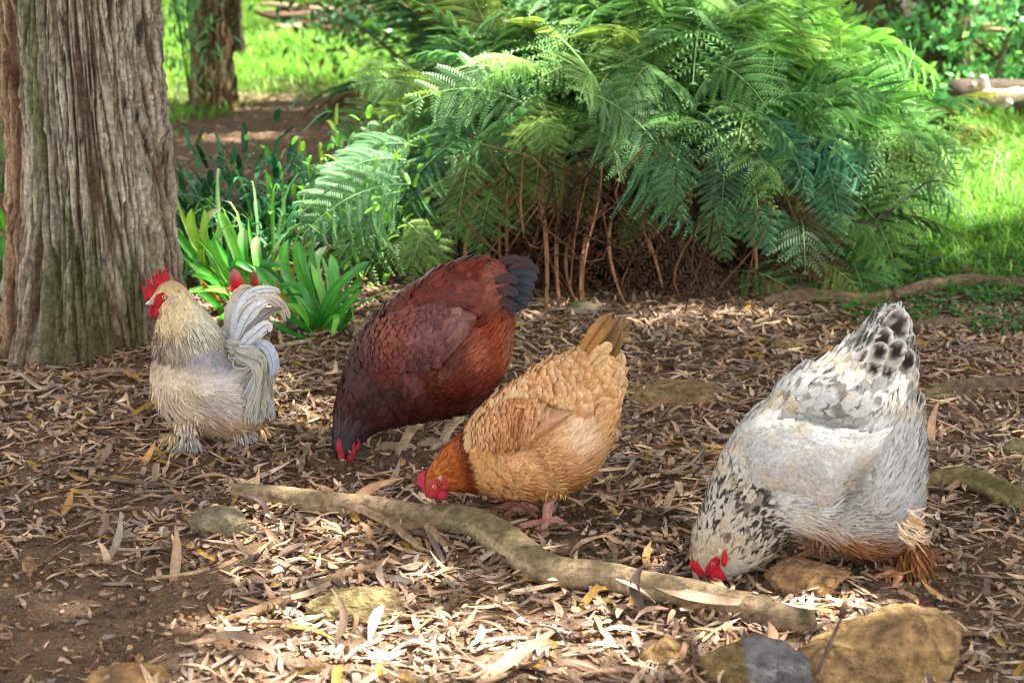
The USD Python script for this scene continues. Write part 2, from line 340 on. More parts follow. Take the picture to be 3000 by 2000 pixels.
def trunk_mesh(c0, top_c, R0, R1, H, nth, zdense, seed, flare, lobe=True, amp=.012, fl_h=.22):
    th = np.linspace(0, 2 * np.pi, nth, endpoint=False)
    z = np.r_[np.arange(-.12, zdense, .0065 if lobe else .02), np.linspace(zdense, H, 60 if lobe else 30)]
    Z, T = np.meshgrid(z, th, indexing='ij'); zt = np.clip(Z / H, 0, 1)
    base = np.exp(-np.clip(Z, -.1, 9) / fl_h)
    R = (R0 + (R1 - R0) * np.clip(Z / H, 0, 1)) * (lobes(T) if lobe else 1 + .08 * np.cos(3 * T + seed)) 
    root = .5 + .5 * np.cos(4.0 * T + 1.2 + .4 * np.sin(2 * T)); R = R + flare * base * (.35 + .65 * root) * (1 - .75 * np.maximum(np.cos(T), 0) * lobe)
    ct, st = np.cos(T), np.sin(T)
    wob = .5 * fb(ct * 2.2, st * 2.2, Z * 1.6, 3, seed) + .16 * fb(ct * 7, st * 7, Z * 6, 2, seed + 1)
    k = 1 / .23
    A = T + wob
    ca, sa = np.cos(A), np.sin(A)
    rid = smooth(.0, .11, np.abs(fb(ca * 15, sa * 15, Z * 4, 2, seed + 2)))
    rid2 = smooth(.0, .14, np.abs(fb(ca * 36, sa * 36, Z * 10, 2, seed + 3))); rid3 = smooth(0, .2, np.abs(fb(ca * 66, sa * 66, Z * 16, 1, seed + 4)))
    h = rid * (.45 + .55 * rid2) * (.72 + .28 * rid3)
    cr = smooth(.0, .07, np.abs(fb(ca * 13, sa * 13, Z * 14, 2, seed + 6))); fl = fb(ca * 10, sa * 10, Z * 9, 3, seed + 7)
    h = h * (.55 + .45 * cr)
    R = R + amp * 1.5 * (h - .5) + amp * .9 * smooth(.02, .06, fl) + .012 * fb(ct * 3, st * 3, Z * 2, 3, seed + 5)
    # old dark scars
    lean = np.clip(Z / H, 0, 1)[..., None]
    ctr = np.array([0, 0, 0]) * (1 - lean) + (np.array(top_c) - np.array(c0)) * lean
    P = np.stack([R * ct, R * st, Z], -1) + ctr + np.array(c0)
    return P, T, Z, h, R

tb = gp(285, 1060)
tc = np.array([at(278, 640, tb[1] + .2)[0] - .005, tb[1] + .24, ground_z(-1., tb[1]) + .0])
TREE_TOP = tc + [-.12, .1, 4.2]
P, T, Zt, h, R = trunk_mesh(tc, TREE_TOP, .178, .14, 4.2, 440, 1.25, 3, .13, fl_h=.17)
ct, st = np.cos(T), np.sin(T)
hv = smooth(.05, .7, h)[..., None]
greyc, redc = lin(172, 162, 146), lin(156, 122, 92)
redness = np.clip(.7 * smooth(-2.15, -2.45, T - 2 * np.pi * (T > np.pi)) * .9 + 1.1 * fb(ct * 4, st * 4, Zt * 1.3, 3, 60) + .08, 0, 1)[..., None]
c = greyc * (1 - redness) + redc * redness
inner = lin(92, 76, 62) * (1 - redness) + lin(92, 64, 48) * redness
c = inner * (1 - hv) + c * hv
lich = smooth(.08, .16, fb(ct * 16, st * 16, Zt * 12, 3, 61) + .25 * np.exp(-((T - 4.42) / .16) ** 2) * smooth(.1, .5, Zt) - .1)[..., None] * hv
c = c * (1 - .75 * lich) + lin(178, 176, 150) * .75 * lich
moss = np.clip(smooth(.02, .16, fb(ct * 5, st * 5, Zt * 2.5, 4, 62) + .22 * np.exp(-((T - 4.45) / .16) ** 2) - .12 + .1 * (1 - smooth(.0, .3, Zt))), 0, 1)[..., None]
c = c * (1 - .7 * moss) + lin(74, 92, 34) * .7 * moss
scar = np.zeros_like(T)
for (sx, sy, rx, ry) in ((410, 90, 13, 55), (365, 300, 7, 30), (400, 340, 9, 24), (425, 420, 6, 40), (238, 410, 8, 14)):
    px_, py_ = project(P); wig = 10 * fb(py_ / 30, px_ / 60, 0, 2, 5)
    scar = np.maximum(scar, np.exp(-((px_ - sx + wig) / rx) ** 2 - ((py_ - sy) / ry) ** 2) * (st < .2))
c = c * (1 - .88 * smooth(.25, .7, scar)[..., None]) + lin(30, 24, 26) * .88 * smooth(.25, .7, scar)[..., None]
earthy = (1 - smooth(.0, .16, Zt + .1 * fb(ct * 3, st * 3, Zt * 5, 3, 66)))[..., None]
c = c * (1 - .5 * earthy) + lin(104, 80, 60) * .5 * earthy
big = thing('large_tree', 'large grey-brown tree with furrowed fibrous bark behind the rooster', 'tree', tc)
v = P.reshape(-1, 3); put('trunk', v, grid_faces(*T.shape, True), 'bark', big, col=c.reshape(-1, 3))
# boughs and crown: high above the picture; spread towards the sun so that it shades the hens
LIMBS = [((.8, -.6, 5.6), .09), ((2.2, .4, 6.3), .11), ((3.6, -.7, 6.6), .11), ((1.5, 2.6, 6.4), .1), ((3.4, 2.6, 6.9), .1), ((-1.2, 1.8, 6.4), .08), ((-1.6, -.8, 6.0), .07), ((.4, 4.4, 6.6), .08)]
for (d, r0) in LIMBS:
    e = np.array([tc[0] + d[0], tc[1] + d[1], d[2]]); a = TREE_TOP - [0, 0, .15]
    pts = curve([a, a + (e - a) * .4 + [0, 0, .5], e], 16)
    put('limb', *tube(pts, np.linspace(r0, .015, 16), 8, .15, 3), 'bark', big, col=lin(130, 112, 96))
# spots of sun on the ground, the white hen and the ferns come through gaps cut for them in this crown: (px, py, metres in front, radius)
GAPS = []
def gap(px, py, rad, Y=None, z=None):
    p = gp(px, py) if Y is None else at(px, py, Y); GAPS.append((p, rad))
for q in [(1180, 1900, .09), (1350, 1870, .08), (1500, 1930, .06), (1000, 1880, .06), (880, 1910, .04), (700, 1790, .06), (800, 1760, .04), (690, 1610, .045), (640, 1590, .02), (20, 1670, .035), (1180, 1760, .03), (1100, 1990, .06), (1350, 1990, .05),
          (1980, 920, .06), (2100, 910, .05), (870, 1160, .07), (960, 1180, .06), (2850, 1290, .04), (2950, 1320, .05), (2440, 1830, .08), (2600, 1890, .05), (2350, 1690, .03), (860, 1455, .035),
          (1820, 1570, .02), (1900, 1890, .05), (1850, 1980, .05), (1750, 1930, .04), (180, 1330, .02)]: gap(*q)
# ---------------------------------------------------------------- further trees
t2 = gp(612, 345); t2[1] += .15
def far_tree(name, label, c0, R0, R1, H, top, seed, col, flare=.06):
    c0 = np.array(c0); P, T, Zt, h, R = trunk_mesh(c0, np.array(top), R0, R1, H, 110, 1.9, seed, flare, False, .016, .2)
    hv = smooth(.1, .95, h)[..., None]; c = lin(*col) * (.45 + .55 * hv) * (1 + .5 * fb(np.cos(T) * 3, np.sin(T) * 3, Zt * 2, 3, seed)[..., None])
    moss = smooth(.05, .2, fb(np.cos(T) * 3, np.sin(T) * 3, Zt * 2, 3, seed + 4))[..., None]; c = c * (1 - .5 * moss) + lin(84, 96, 40) * .5 * moss
    t = thing(name, label, 'tree', c0)
    put('trunk', P.reshape(-1, 3), grid_faces(*T.shape, True), 'bark', t, col=c.reshape(-1, 3)); return t
w2 = lambda px, Y: px / FPX * Y
tree2 = far_tree('tree', 'brown trunk on the lawn right of the large tree, with leafy shoots on it', t2, w2(46, t2[1]), w2(40, t2[1]), 4.5, t2 + [.15, .2, 4.5], 21, (128, 104, 78), .05)
t3 = gp(655, 200); t3[1] += .4
tree3 = far_tree('tree', 'thin shaded trunk half hidden behind the brown trunk on the lawn', t3, w2(20, t3[1]), w2(17, t3[1]), 4.5, t3 + [.1, .2, 4.5], 33, (104, 90, 74), .02)
t4 = gp(2560, 190); t4[1] = 9.3; t4[2] = -.02; t4[0] = at(2650, 60, 9.3)[0]
tree4 = far_tree('tree', 'broad smooth olive-brown trunk behind the bright fern, cut by the top edge', t4, w2(160, 9.3), w2(150, 9.3), 5., t4 + [.1, .2, 5.], 44, (112, 98, 64), .12)
t5 = np.array([at(2225, 20, 8.6)[0], 8.6, 0.]); tree5 = far_tree('tree', 'narrow grey trunk rising out of the middle of the fern thicket at the top edge', t5, .07, .06, 4.5, t5 + [0, .1, 4.5], 55, (120, 96, 78), .02)
t6 = np.array([at(1650, 30, 9.6)[0], 9.6, 0.]); tree6 = far_tree('tree', 'slim dark trunk behind the thicket at the top edge, left of the grey one', t6, .06, .05, 4.5, t6 + [0, .1, 4.5], 56, (70, 60, 60), .02)
for c0, d in ((t4, (1.2, -1., 5.6)), (t2, (1.2, .8, 5.4)), (t2, (.2, 3., 5.8)), (t3, (1., 1.5, 5.6))):
    a = c0 + [.12, .15, 4.2]; e = c0 * [1, 1, 0] + np.array(d)
    put('limb', *tube(curve([a, (a + e) / 2 + [0, 0, .3], e], 12), np.linspace(.08, .015, 12), 8), 'bark', tree2 if c0 is t2 else tree4 if c0 is t4 else tree3, col=lin(120, 100, 80))

# crowns, all unseen above the picture, shaped and opened to cast dappled shade
def spray_shape(seed, n=60, R=.3, L=.12, W=.042):
    r = np.random.RandomState(seed); d = r.normal(size=(n, 3)); d /= np.linalg.norm(d, axis=1, keepdims=True)
    p = d * R * r.rand(n, 1) ** .45; t = r.normal(size=(n, 3)) + [0, 0, -.5]; t /= np.linalg.norm(t, axis=1, keepdims=True)
    s = np.cross(t, r.normal(size=(n, 3))); s /= np.linalg.norm(s, axis=1, keepdims=True)
    l = L * r.uniform(.6, 1.1, (n, 1)); v = np.stack([p, p + t * l * .5 + s * W / 2, p + t * l, p + t * l * .5 - s * W / 2], 1).reshape(-1, 3)
    return v, np.arange(4 * n).reshape(-1, 4), np.repeat(lin(86, 112, 44) * r.uniform(.6, 1.3, (n, 1)), 4, 0)
GAPS.append((at(2310, 1300, 2.62), -.045)); GAPS.append((at(2480, 1190, 2.72), .02))
def crown(parent, box, n, seed, dens=lambda x, y: np.ones_like(x)):
    r = np.random.RandomState(seed); (x0, x1), (y0, y1), (z0, z1) = box
    p = np.stack([r.uniform(x0, x1, n), r.uniform(y0, y1, n), r.uniform(z0, z1, n)], -1)
    ok = r.rand(n) < dens(p[:, 0], p[:, 1])
    for q, rad in GAPS:
        k = (p[:, 2] - q[2]) / SUN[2]; hit = p - SUN * k[:, None] - q
        ok &= np.linalg.norm(hit[:, :2], axis=1) > rad + .13
    p = p[ok]; n = len(p)
    scatter('crown', [spray_shape(seed * 10 + i) for i in range(5)], 'canopy', p, quats(r.uniform(0, 6, n), r.uniform(0, 6, n), r.uniform(0, 6, n)), r.uniform(.8, 1.15, n)[:, None], parent)
sh = SUN[:2] / SUN[2] * 6
FERN_GAPS = [(1450, 250, .13, 5.4), (1750, 290, .16, 5.2), (2000, 350, .12, 5.0), (2250, 330, .12, 5.2), (2600, 480, .14, 5.3), (2450, 560, .1, 5.0), (2300, 80, .2, 6.0), (2600, 130, .2, 6.2), (1330, 60, .2, 7.5),
             (1480, 540, .08, 4.8), (1100, 610, .12, 4.9), (950, 560, .1, 4.9), (640, 640, .1, 4.4), (720, 620, .12, 4.5), (900, 690, .1, 4.4), (800, 660, .08, 4.5), (1150, 800, .1, 4.9), (1030, 770, .1, 4.9), (1150, 250, .15, 7.2), (700, 480, .1, 5.6), (950, 480, .12, 5.6),
             (2150, 420, .12, 5.1), (1850, 480, .1, 4.9), (2450, 700, .07, 4.8), (1900, 120, .15, 5.9)]
for (px, py, rad, Yq) in FERN_GAPS: GAPS.append((at(px, py, Yq), rad))
for (px, py, rad) in [(2750, 560, .4), (2950, 520, .45), (2850, 460, .45), (2650, 620, .25), (2950, 640, .2), (2800, 350, .4), (2900, 290, .4), (2650, 390, .3), (820, 380, .2), (1010, 350, .3), (900, 310, .2), (1150, 330, .3), (720, 300, .25), (640, 400, .15), (2900, 760, .07), (2700, 740, .06)]: gap(px, py, rad)
crown(big, ((-2.6 + .3, 6.2), (.4, 9.3), (5.4, 7.0)), 6700, 5)
band = lambda x, y: np.where((y - sh[1] > 8.6) & (y - sh[1] < 12.6) & (x - sh[0] < 1.8), .0, np.where((y - sh[1] < 14) & (x - sh[0] < 2), .3, .3))
crown(tree2, ((-5, 3.5), (9.3, 20), (5.4, 6.8)), 5200, 6, band)
crown(tree4, ((3.5, 9.5), (6.5, 16), (5.4, 6.8)), 2300, 7, lambda x, y: .8 + 0 * x)

# ---------------------------------------------------------------- lawn
def tuft_shape(seed, n=26, R=.09, H=.075, W=.006, c=(70, 120, 36), lean=.5):
    r = np.random.RandomState(seed); B = Bag()
    for i in range(n):
        a, rr = r.uniform(0, 6.28), R * r.rand() ** .5; b = np.array([rr * math.cos(a), rr * math.sin(a), 0]); d = r.uniform(0, 6.28); h = H * r.uniform(.5, 1.2)
        o = np.array([math.cos(d), math.sin(d), 0]) * h * lean * r.uniform(.3, 1.6); s = np.array([-math.sin(d), math.cos(d), 0]) * W / 2
        v = [b - s, b + s, b + o * .35 + [0, 0, h * .6] - s * .8, b + o * .35 + [0, 0, h * .6] + s * .8, b + o + [0, 0, h * (.95 - .2 * lean)]]
        B.add(v, [[0, 1, 3], [0, 3, 2], [2, 3, 4]], lin(*c) * r.uniform(.7, 1.35) * [r.uniform(.8, 1.4), 1, 1])
    return B.get()
def lawn_spots(n, seed, xr, yr, dens):
    r = np.random.RandomState(seed); x, y = r.uniform(*xr, n), r.uniform(*yr, n); ok = (np.abs(x) < y * .33 + 1.) & (r.rand(n) < dens(x, y)); return x[ok], y[ok]
x1, y1 = lawn_spots(26000, 4, (-6.5, 6.5), (5.2, 17.5), lambda x, y: grass_amount(x, y))
x2, y2 = lawn_spots(16000, 5, (.8, 3.2), (4.2, 7.5), lambda x, y: grass_amount(x, y) * .9)
x, y = np.r_[x1, x2], np.r_[y1, y2]; n = len(x); r = np.random.RandomState(4)
scatter('grass', [tuft_shape(i, c=cc, H=h) for i, (cc, h) in enumerate([((104, 160, 50), .06), ((116, 174, 54), .07), ((90, 146, 48), .055), ((128, 178, 66), .08), ((140, 164, 80), .05)])], 'grass_blade',
        np.stack([x, y, ground_z(x, y) - .004], -1), quats(r.uniform(0, 6.28, n), r.normal(0, .1, n), r.normal(0, .1, n)), (r.uniform(.6, 1.25, n) * np.where(y < 6.5, .8, 1.15))[:, None],
        label='short green grass of the lawn behind the ferns and on the right', cat='grass')
def cover_shape(seed, n=16, R=.07):
    r = np.random.RandomState(seed); B = Bag()
    for i in range(n):
        a, rr = r.uniform(0, 6.28), R * r.rand() ** .6; p = np.array([rr * math.cos(a), rr * math.sin(a), r.uniform(.004, .04)]); d = r.uniform(0, 6.28)
        t = np.array([math.cos(d), math.sin(d), r.normal(0, .4)]); t /= np.linalg.norm(t); s = np.cross(t, [0, 0, 1]); l, w = r.uniform(.014, .026), r.uniform(.006, .010)
        v = [p, p + t * l * .4 + s * w, p + t * l, p + t * l * .4 - s * w, p + t * l * .45 + [0, 0, -.002]]
        B.add(v, [[0, 1, 4], [1, 2, 4], [2, 3, 4], [3, 0, 4]], lin(64, 124, 48) * r.uniform(.6, 1.5))
    return B.get()
def cov(x, y):
    px, py = project(np.stack([x, y, 0 * x], -1)); nn = fb(x * 2.5, y * 2.5, 0, 3, 88)
    a = smooth(2330, 2560, px) * smooth(640, 720, py) * (1 - smooth(780, 960, py + 500 * nn)); b = .10 * smooth(2450, 2700, px) * (1 - smooth(850, 950, py))
    return np.clip(a * (.75 + 1.5 * nn) + b, 0, 1)
x, y = lawn_spots(5200, 6, (.6, 2.8), (3.6, 6.4), cov); n = len(x)
scatter('ground_cover', [cover_shape(i) for i in range(5)], 'green_leaf', np.stack([x, y, ground_z(x, y)], -1), quats(r.uniform(0, 6.28, n), r.normal(0, .1, n), r.normal(0, .1, n)), r.uniform(.5, 1.2, n)[:, None],
        label='low small-leaved green ground cover on the right edge of the earth', cat='ground cover')
fl = Bag()
for (px, py) in [(2632, 812), (2668, 801), (2822, 818), (2700, 846), (2610, 640), (2588, 690), (2748, 790)]:
    p = gp(px, py) + [0, 0, .035]
    for k in range(5):
        a = k * 1.257; fl.add([p, p + [.007 * math.cos(a - .5), .007 * math.sin(a - .5), .002], p + [.011 * math.cos(a), .011 * math.sin(a), .001], p + [.007 * math.cos(a + .5), .007 * math.sin(a + .5), .002]], [[0, 1, 2, 3]], lin(60, 90, 200))
fl.put('blue_flower', 'green_leaf', kind='stuff', label='tiny blue flowers dotted in the ground cover on the right', cat='flowers')

# ---------------------------------------------------------------- ferns
def frond_flat(L, npair, wid, seed, fine=1., ang0=68, shape='tri'):
    """flat feathery frond along +x: pinnae in pairs, each a comb of pinnules. returns v, f, tone"""
    r = np.random.RandomState(seed); V, tone = [], []
    s = np.linspace(.12, .985, npair)
    prof = (np.sin(np.pi * np.clip(s * .86 + .13, 0, 1)) ** .8 if shape == 'lance' else np.clip(1.12 * (1 - s) ** .72 * smooth(0, .22, s), .02, 1))
    for i, si in enumerate(s):
        for side in (-1, 1):
            pl = wid * prof[i] * r.uniform(.85, 1.1)
            if pl < .012: pl = .012
            a = math.radians(ang0 - 22 * si + r.normal(0, 4)); d = np.array([math.cos(a), side * math.sin(a), 0]); nrm_ = np.array([-math.sin(a) * side, math.cos(a), 0]) * side
            base = np.array([si * L, 0, 0]); droop = r.uniform(.2, .9)
            m = max(5, int(pl / (.0098 / fine))); q = np.linspace(.04, .97, m)
            bl = np.minimum(.25 * pl, .036) * np.clip(1.05 - q, .1, 1) ** .8 * r.uniform(.8, 1.15) + .005
            pc = base + d * (q * pl)[:, None]; pc[:, 2] -= droop * pl * q ** 2 * .6; pc += nrm_ * (r.normal(0, .06) * pl * q ** 2)[:, None]
            w = min(pl / m * .34, .0034 / fine)
            for ss in (-1, 1):
                t = nrm_ * ss * .86 + d * .5
                tip = pc + t * bl[:, None]; tip[:, 2] -= bl * .25
                mid = pc + t * (bl * .45)[:, None]
                V.append(np.stack([pc - d * w * .7, mid + d * w, tip, mid - d * w], 1)); tone.append(np.full((m, 4), r.uniform(.8, 1.2)) * (.85 + .3 * q[:, None]))
            V.append(np.stack([base, pc[m // 2] + nrm_ * .0012, pc[-1], pc[m // 2] - nrm_ * .0012], 0)[None]); tone.append(np.full((1, 4), 1.5))
    V = np.concatenate(V).reshape(-1, 3); tone = np.concatenate(tone).ravel()
    return V, np.arange(len(V)).reshape(-1, 4), tone

FRONDS = [frond_flat(.62, 10, .30, 1), frond_flat(.55, 9, .26, 2), frond_flat(.66, 11, .28, 3), frond_flat(.5, 9, .27, 4), frond_flat(.6, 12, .19, 5, shape='lance')]
COARSE = [frond_flat(.6, 9, .27, 6, .6), frond_flat(.52, 8, .24, 7, .6), frond_flat(.64, 10, .25, 8, .6)]

def bend(fr, root, d, up, droop, scale, L0, twist=0., stem=0.):
    """lays a flat frond along an arching midrib that starts at root in direction d and droops"""
    V, f, tone = fr; d = np.array(d, float); d /= np.linalg.norm(d); n = 24; ds = L0 * scale * 1.02 / n
    pts, fr_t, fr_s, fr_n = [np.array(root, float)], [], [], []; up = np.array(up, float)
    for i in range(n):
        s = np.cross(d, up); s /= np.linalg.norm(s) + 1e-9; nn = np.cross(s, d); fr_t.append(d); fr_s.append(s); fr_n.append(nn); pts.append(pts[-1] + d * ds)
        d = d + np.array([0, 0, -1.]) * droop / n * 1.6; d /= np.linalg.norm(d); up = nn
    pts = np.array(pts[:-1]); fr_t, fr_s, fr_n = map(np.array, (fr_t, fr_s, fr_n))
    u = np.clip(V[:, 0] / L0 * (n - 1), 0, n - 1.001); i = u.astype(int); w = (u - i)[:, None]
    lp = lambda A: A[i] * (1 - w) + A[i + 1] * w
    ct, st = math.cos(twist), math.sin(twist); y, z = V[:, 1] * ct - V[:, 2] * st, V[:, 1] * st + V[:, 2] * ct
    P = lp(pts) + (lp(fr_s) * y[:, None] + lp(fr_n) * z[:, None]) * scale
    rv, rf = tube(pts, np.linspace(.0028, .0007, n) * scale * 1.3, 4, caps=False)
    return P, f, tone, pts, rv, rf
def frond_mesh(fr, root, d, up, droop, scale, L0, color, twist=0.):
    P, f, tone, pts, rv, rf = bend(fr, root, d, up, droop, scale, L0, twist); B = Bag()
    B.add(P, f, np.clip(np.array(color) * tone[:, None], 0, .8)); B.add(rv, rf, np.array(color) * 1.3 + lin(110, 110, 50) * .3); return B, pts
FL = [.62, .55, .66, .5, .6]; CL = [.6, .52, .64]
GREENS = [(126, 172, 100), (110, 162, 98), (136, 176, 92), (146, 184, 112), (122, 166, 84), (156, 182, 88), (106, 152, 86), (136, 176, 120)]

fb0 = gp(1850, 880); FC = np.array([at(1900, 700, fb0[1] + .62)[0], fb0[1] + .62, -.02])     # heart of the thicket
thicket = thing('fern_thicket', 'large mound of green bracken fern with a brown dead skirt behind the hens', 'fern', FC)
RX, RY, RZ = .94, .66, .90
r = np.random.RandomState(12); nf = 0
def color_at(p, rr):
    px, py = project(p); g = lin(*GREENS[rr.randint(len(GREENS))])
    k = float(smooth(2150, 2500, px) * (1 - smooth(200, 330, py))); g = g * (1 - .6 * k) + lin(96, 166, 56) * .6 * k
    k = float((1 - smooth(1150, 1400, px)) * smooth(350, 500, py)); g = g * (1 - .7 * k) + lin(116, 162, 110) * .7 * k
    k = float(smooth(480, 640, py) * smooth(1400, 1550, px) * (1 - smooth(2150, 2350, px))) * (rr.rand() < .45); g = g * (1 - k) + lin(112, 116, 48) * k
    return g * rr.uniform(.6, 1.4)
def add_frond(root, d, droop, scale, color, up=(0, 0, 1), twist=0., fr=None, coarse=False, parent=thicket, bag=None, name='frond'):
    i = r.randint(len(COARSE if coarse else FRONDS)) if fr is None else fr
    B, pts = frond_mesh((COARSE if coarse else FRONDS)[i], root, d, up, droop, scale, (CL if coarse else FL)[i], color, twist)
    if bag is not None:
        v, f, c = B.get(); bag.add(v, f, c)
    else: B.put(name, 'fern', parent)
    return pts
def dome(az, el, k=1.):
    return FC + np.array([RX * math.cos(el) * math.cos(az), -RY * math.cos(el) * math.sin(az), RZ * math.sin(el)]) * k
# the fronds of the side one sees (az: 0 right, 90 towards the viewer, 180 left)
made = 0
while made < 255:
    az, el = math.radians(r.uniform(-35, 215)), math.radians(r.uniform(-8, 88) if r.rand() < .65 else r.uniform(25, 88)); tip = dome(az, el); px, py = project(tip)
    if 1290 < px < 2330 and py > 400 + 40 * math.sin(px / 90) and math.sin(az) > .25 and not (px > 2130 and py < 560): continue
    if 1290 < px < 2330 and py > 380 and math.sin(az) > .25 and r.rand() < .45: continue
    if px > 2640 and py > 470: continue
    out = np.array([math.cos(az) * RX, -math.sin(az) * RY, 0]); out /= np.linalg.norm(out)
    sc = r.uniform(.5, .9); L = .6 * sc
    d = out * math.cos(el * .8) + np.array([r.normal(0, .5), r.normal(0, .4), math.sin(el * .8) + .3])
    root = dome(az, el, .98) - d / np.linalg.norm(d) * L * .55; root[2] = max(root[2], .05)
    add_frond(root, d, r.uniform(.9, 1.7), sc, color_at(tip, r), twist=r.normal(0, .55)); made += 1
# particular fronds that hang in front: (root px, tip px, distance, scale colour droop)
HERO = [((1690, 265), (2040, 500), 4.62, 1.1, (128, 172, 120), .9), ((1820, 400), (2060, 690), 4.58, .95, (92, 150, 100), .6), ((2050, 330), (2210, 520), 4.62, .9, (70, 132, 90), .8), ((2230, 330), (2390, 580), 4.62, .9, (66, 130, 92), .9),
        ((2300, 390), (2600, 540), 4.75, 1., (84, 150, 110), 1.0), ((2250, 600), (2350, 770), 4.6, .95, (84, 142, 96), .5), ((2380, 560), (2420, 750), 4.7, .9, (76, 140, 100), .5), ((1750, 440), (1690, 640), 4.62, .6, (120, 140, 66), .4), ((1900, 560), (1820, 720), 4.6, .6, (96, 130, 60), .4),
        ((1330, 420), (1080, 700), 4.75, 1.0, (104, 156, 110), .8), ((1220, 480), (860, 560), 4.75, 1.05, (126, 172, 122), .7), ((1180, 560), (900, 680), 4.65, .9, (112, 164, 112), .6), ((1260, 600), (1330, 740), 4.7, .7, (126, 160, 90), .5), ((1380, 330), (1230, 560), 4.8, .9, (88, 146, 92), .9), ((1180, 640), (1330, 800), 4.62, .75, (150, 176, 96), .4),
        ((1190, 470), (900, 510), 4.6, .9, (132, 176, 128), .8), ((1170, 520), (830, 590), 4.55, .9, (128, 172, 124), .7), ((1200, 540), (850, 640), 4.5, .9, (120, 168, 112), .7), ((1150, 590), (960, 770), 4.5, .8, (124, 168, 104), .6), ((1250, 640), (1190, 830), 4.5, .7, (130, 164, 92), .5), ((1220, 430), (960, 450), 4.8, .8, (112, 160, 110), .9),
        ((1440, 560), (1390, 760), 4.55, .7, (104, 140, 76), .5), ((2130, 420), (2110, 660), 4.55, .8, (88, 140, 96), .6), ((2000, 400), (1960, 600), 4.55, .7, (92, 146, 98), .6), ((2420, 480), (2470, 690), 4.65, .8, (92, 150, 104), .7),
        ((1380, 450), (1330, 700), 4.6, .8, (120, 150, 80), .6), ((1480, 470), (1540, 690), 4.62, .7, (116, 140, 70), .6), ((1620, 470), (1640, 640), 4.6, .6, (128, 140, 70), .5), ((2080, 560), (2130, 760), 4.56, .8, (100, 150, 88), .5), ((2180, 560), (2260, 740), 4.56, .8, (92, 150, 98), .5), ((1950, 480), (2000, 640), 4.56, .7, (110, 150, 80), .6),
        ((1500, 330), (1470, 560), 4.7, .85, (92, 136, 72), .8), ((1600, 380), (1560, 600), 4.62, .7, (110, 130, 62), .7), ((1950, 250), (1900, 420), 4.7, .9, (86, 140, 96), .9), ((2400, 400), (2640, 470), 4.8, .9, (92, 156, 108), 1.)]
for (a, b, Yd, sc, cc, dr) in HERO:
    A, Bp = at(*a, Yd + .1), at(*b, Yd); d = Bp - A; Ln = np.linalg.norm(d); d = d / Ln; d[2] += dr * .42
    k = int(np.argmin([abs(l - Ln) for l in FL])); add_frond(A, d, dr, Ln / FL[k] * 1.04, lin(*cc), up=(.05, -.55, .85), fr=k, twist=r.normal(0, .15))
# the mass behind and inside, past the countable ones
bag = Bag()
for i in range(520):
    az, el = math.radians(r.uniform(0, 360)), math.radians(r.uniform(5, 88)); out = np.array([math.cos(az), -math.sin(az), 0])
    if 25 < math.degrees(az) < 155 and el < .55: continue
    d = out * .8 + np.array([r.normal(0, .4), r.normal(0, .4), math.sin(el) + .2]); k = (r.uniform(.45, .9) if i < 330 else r.uniform(.88, 1.)); q = dome(az, el, k)
    add_frond(q - d / np.linalg.norm(d) * .3, d, r.uniform(.8, 1.7), r.uniform(.6, .95), color_at(q, r) * (.55 if i < 330 else .95), twist=r.normal(0, .5), coarse=True, bag=bag)  # inner fronds coloured darker, standing for the shade inside the mound
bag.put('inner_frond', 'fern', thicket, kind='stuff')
# dead brown skirt (its browns darkened to stand for deep shade), stems and hanging strands
for i in range(46):
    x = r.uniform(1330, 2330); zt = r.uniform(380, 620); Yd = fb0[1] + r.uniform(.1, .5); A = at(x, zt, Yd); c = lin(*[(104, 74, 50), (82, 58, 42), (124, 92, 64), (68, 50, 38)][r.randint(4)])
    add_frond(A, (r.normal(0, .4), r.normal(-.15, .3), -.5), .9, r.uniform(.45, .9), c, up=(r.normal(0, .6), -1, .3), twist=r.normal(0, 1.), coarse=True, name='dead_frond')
bag = Bag()
for i in range(620):
    x = r.normal(1720, 150) if i % 3 else r.uniform(1400, 2300); Yd = fb0[1] + r.uniform(.02, .75); A = at(x, r.uniform(420, 640), Yd); Bq = at(x + r.normal(0, 60), 0, Yd); Bq = np.array([Bq[0], Yd + r.normal(0, .08), ground_z(Bq[0], Yd) + r.uniform(0, .22) * (i % 2)])
    m_ = (A + Bq) / 2 + r.normal(0, .04, 3); m2 = A * .25 + Bq * .75 + r.normal(0, .045, 3)
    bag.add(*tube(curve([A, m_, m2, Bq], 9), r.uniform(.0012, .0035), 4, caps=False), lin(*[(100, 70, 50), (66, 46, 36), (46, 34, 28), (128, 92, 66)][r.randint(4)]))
    if i % 2:
        n_ = 26; t_ = r.rand(n_, 1); p = A * (1 - t_) + Bq * t_ + r.normal(0, .028, (n_, 3)); dd = r.normal(0, .011, (n_, 3)); s_ = np.cross(dd, r.normal(size=(n_, 3))); s_ *= .003 / (np.linalg.norm(s_, axis=1, keepdims=True) + 1e-9)
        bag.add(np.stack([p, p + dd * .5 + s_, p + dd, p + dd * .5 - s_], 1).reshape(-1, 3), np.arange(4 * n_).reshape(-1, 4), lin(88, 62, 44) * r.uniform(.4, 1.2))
bag.put('dead_skirt', 'crumb', thicket, kind='stuff', label='tangled brown mass of dead fern under the mound')
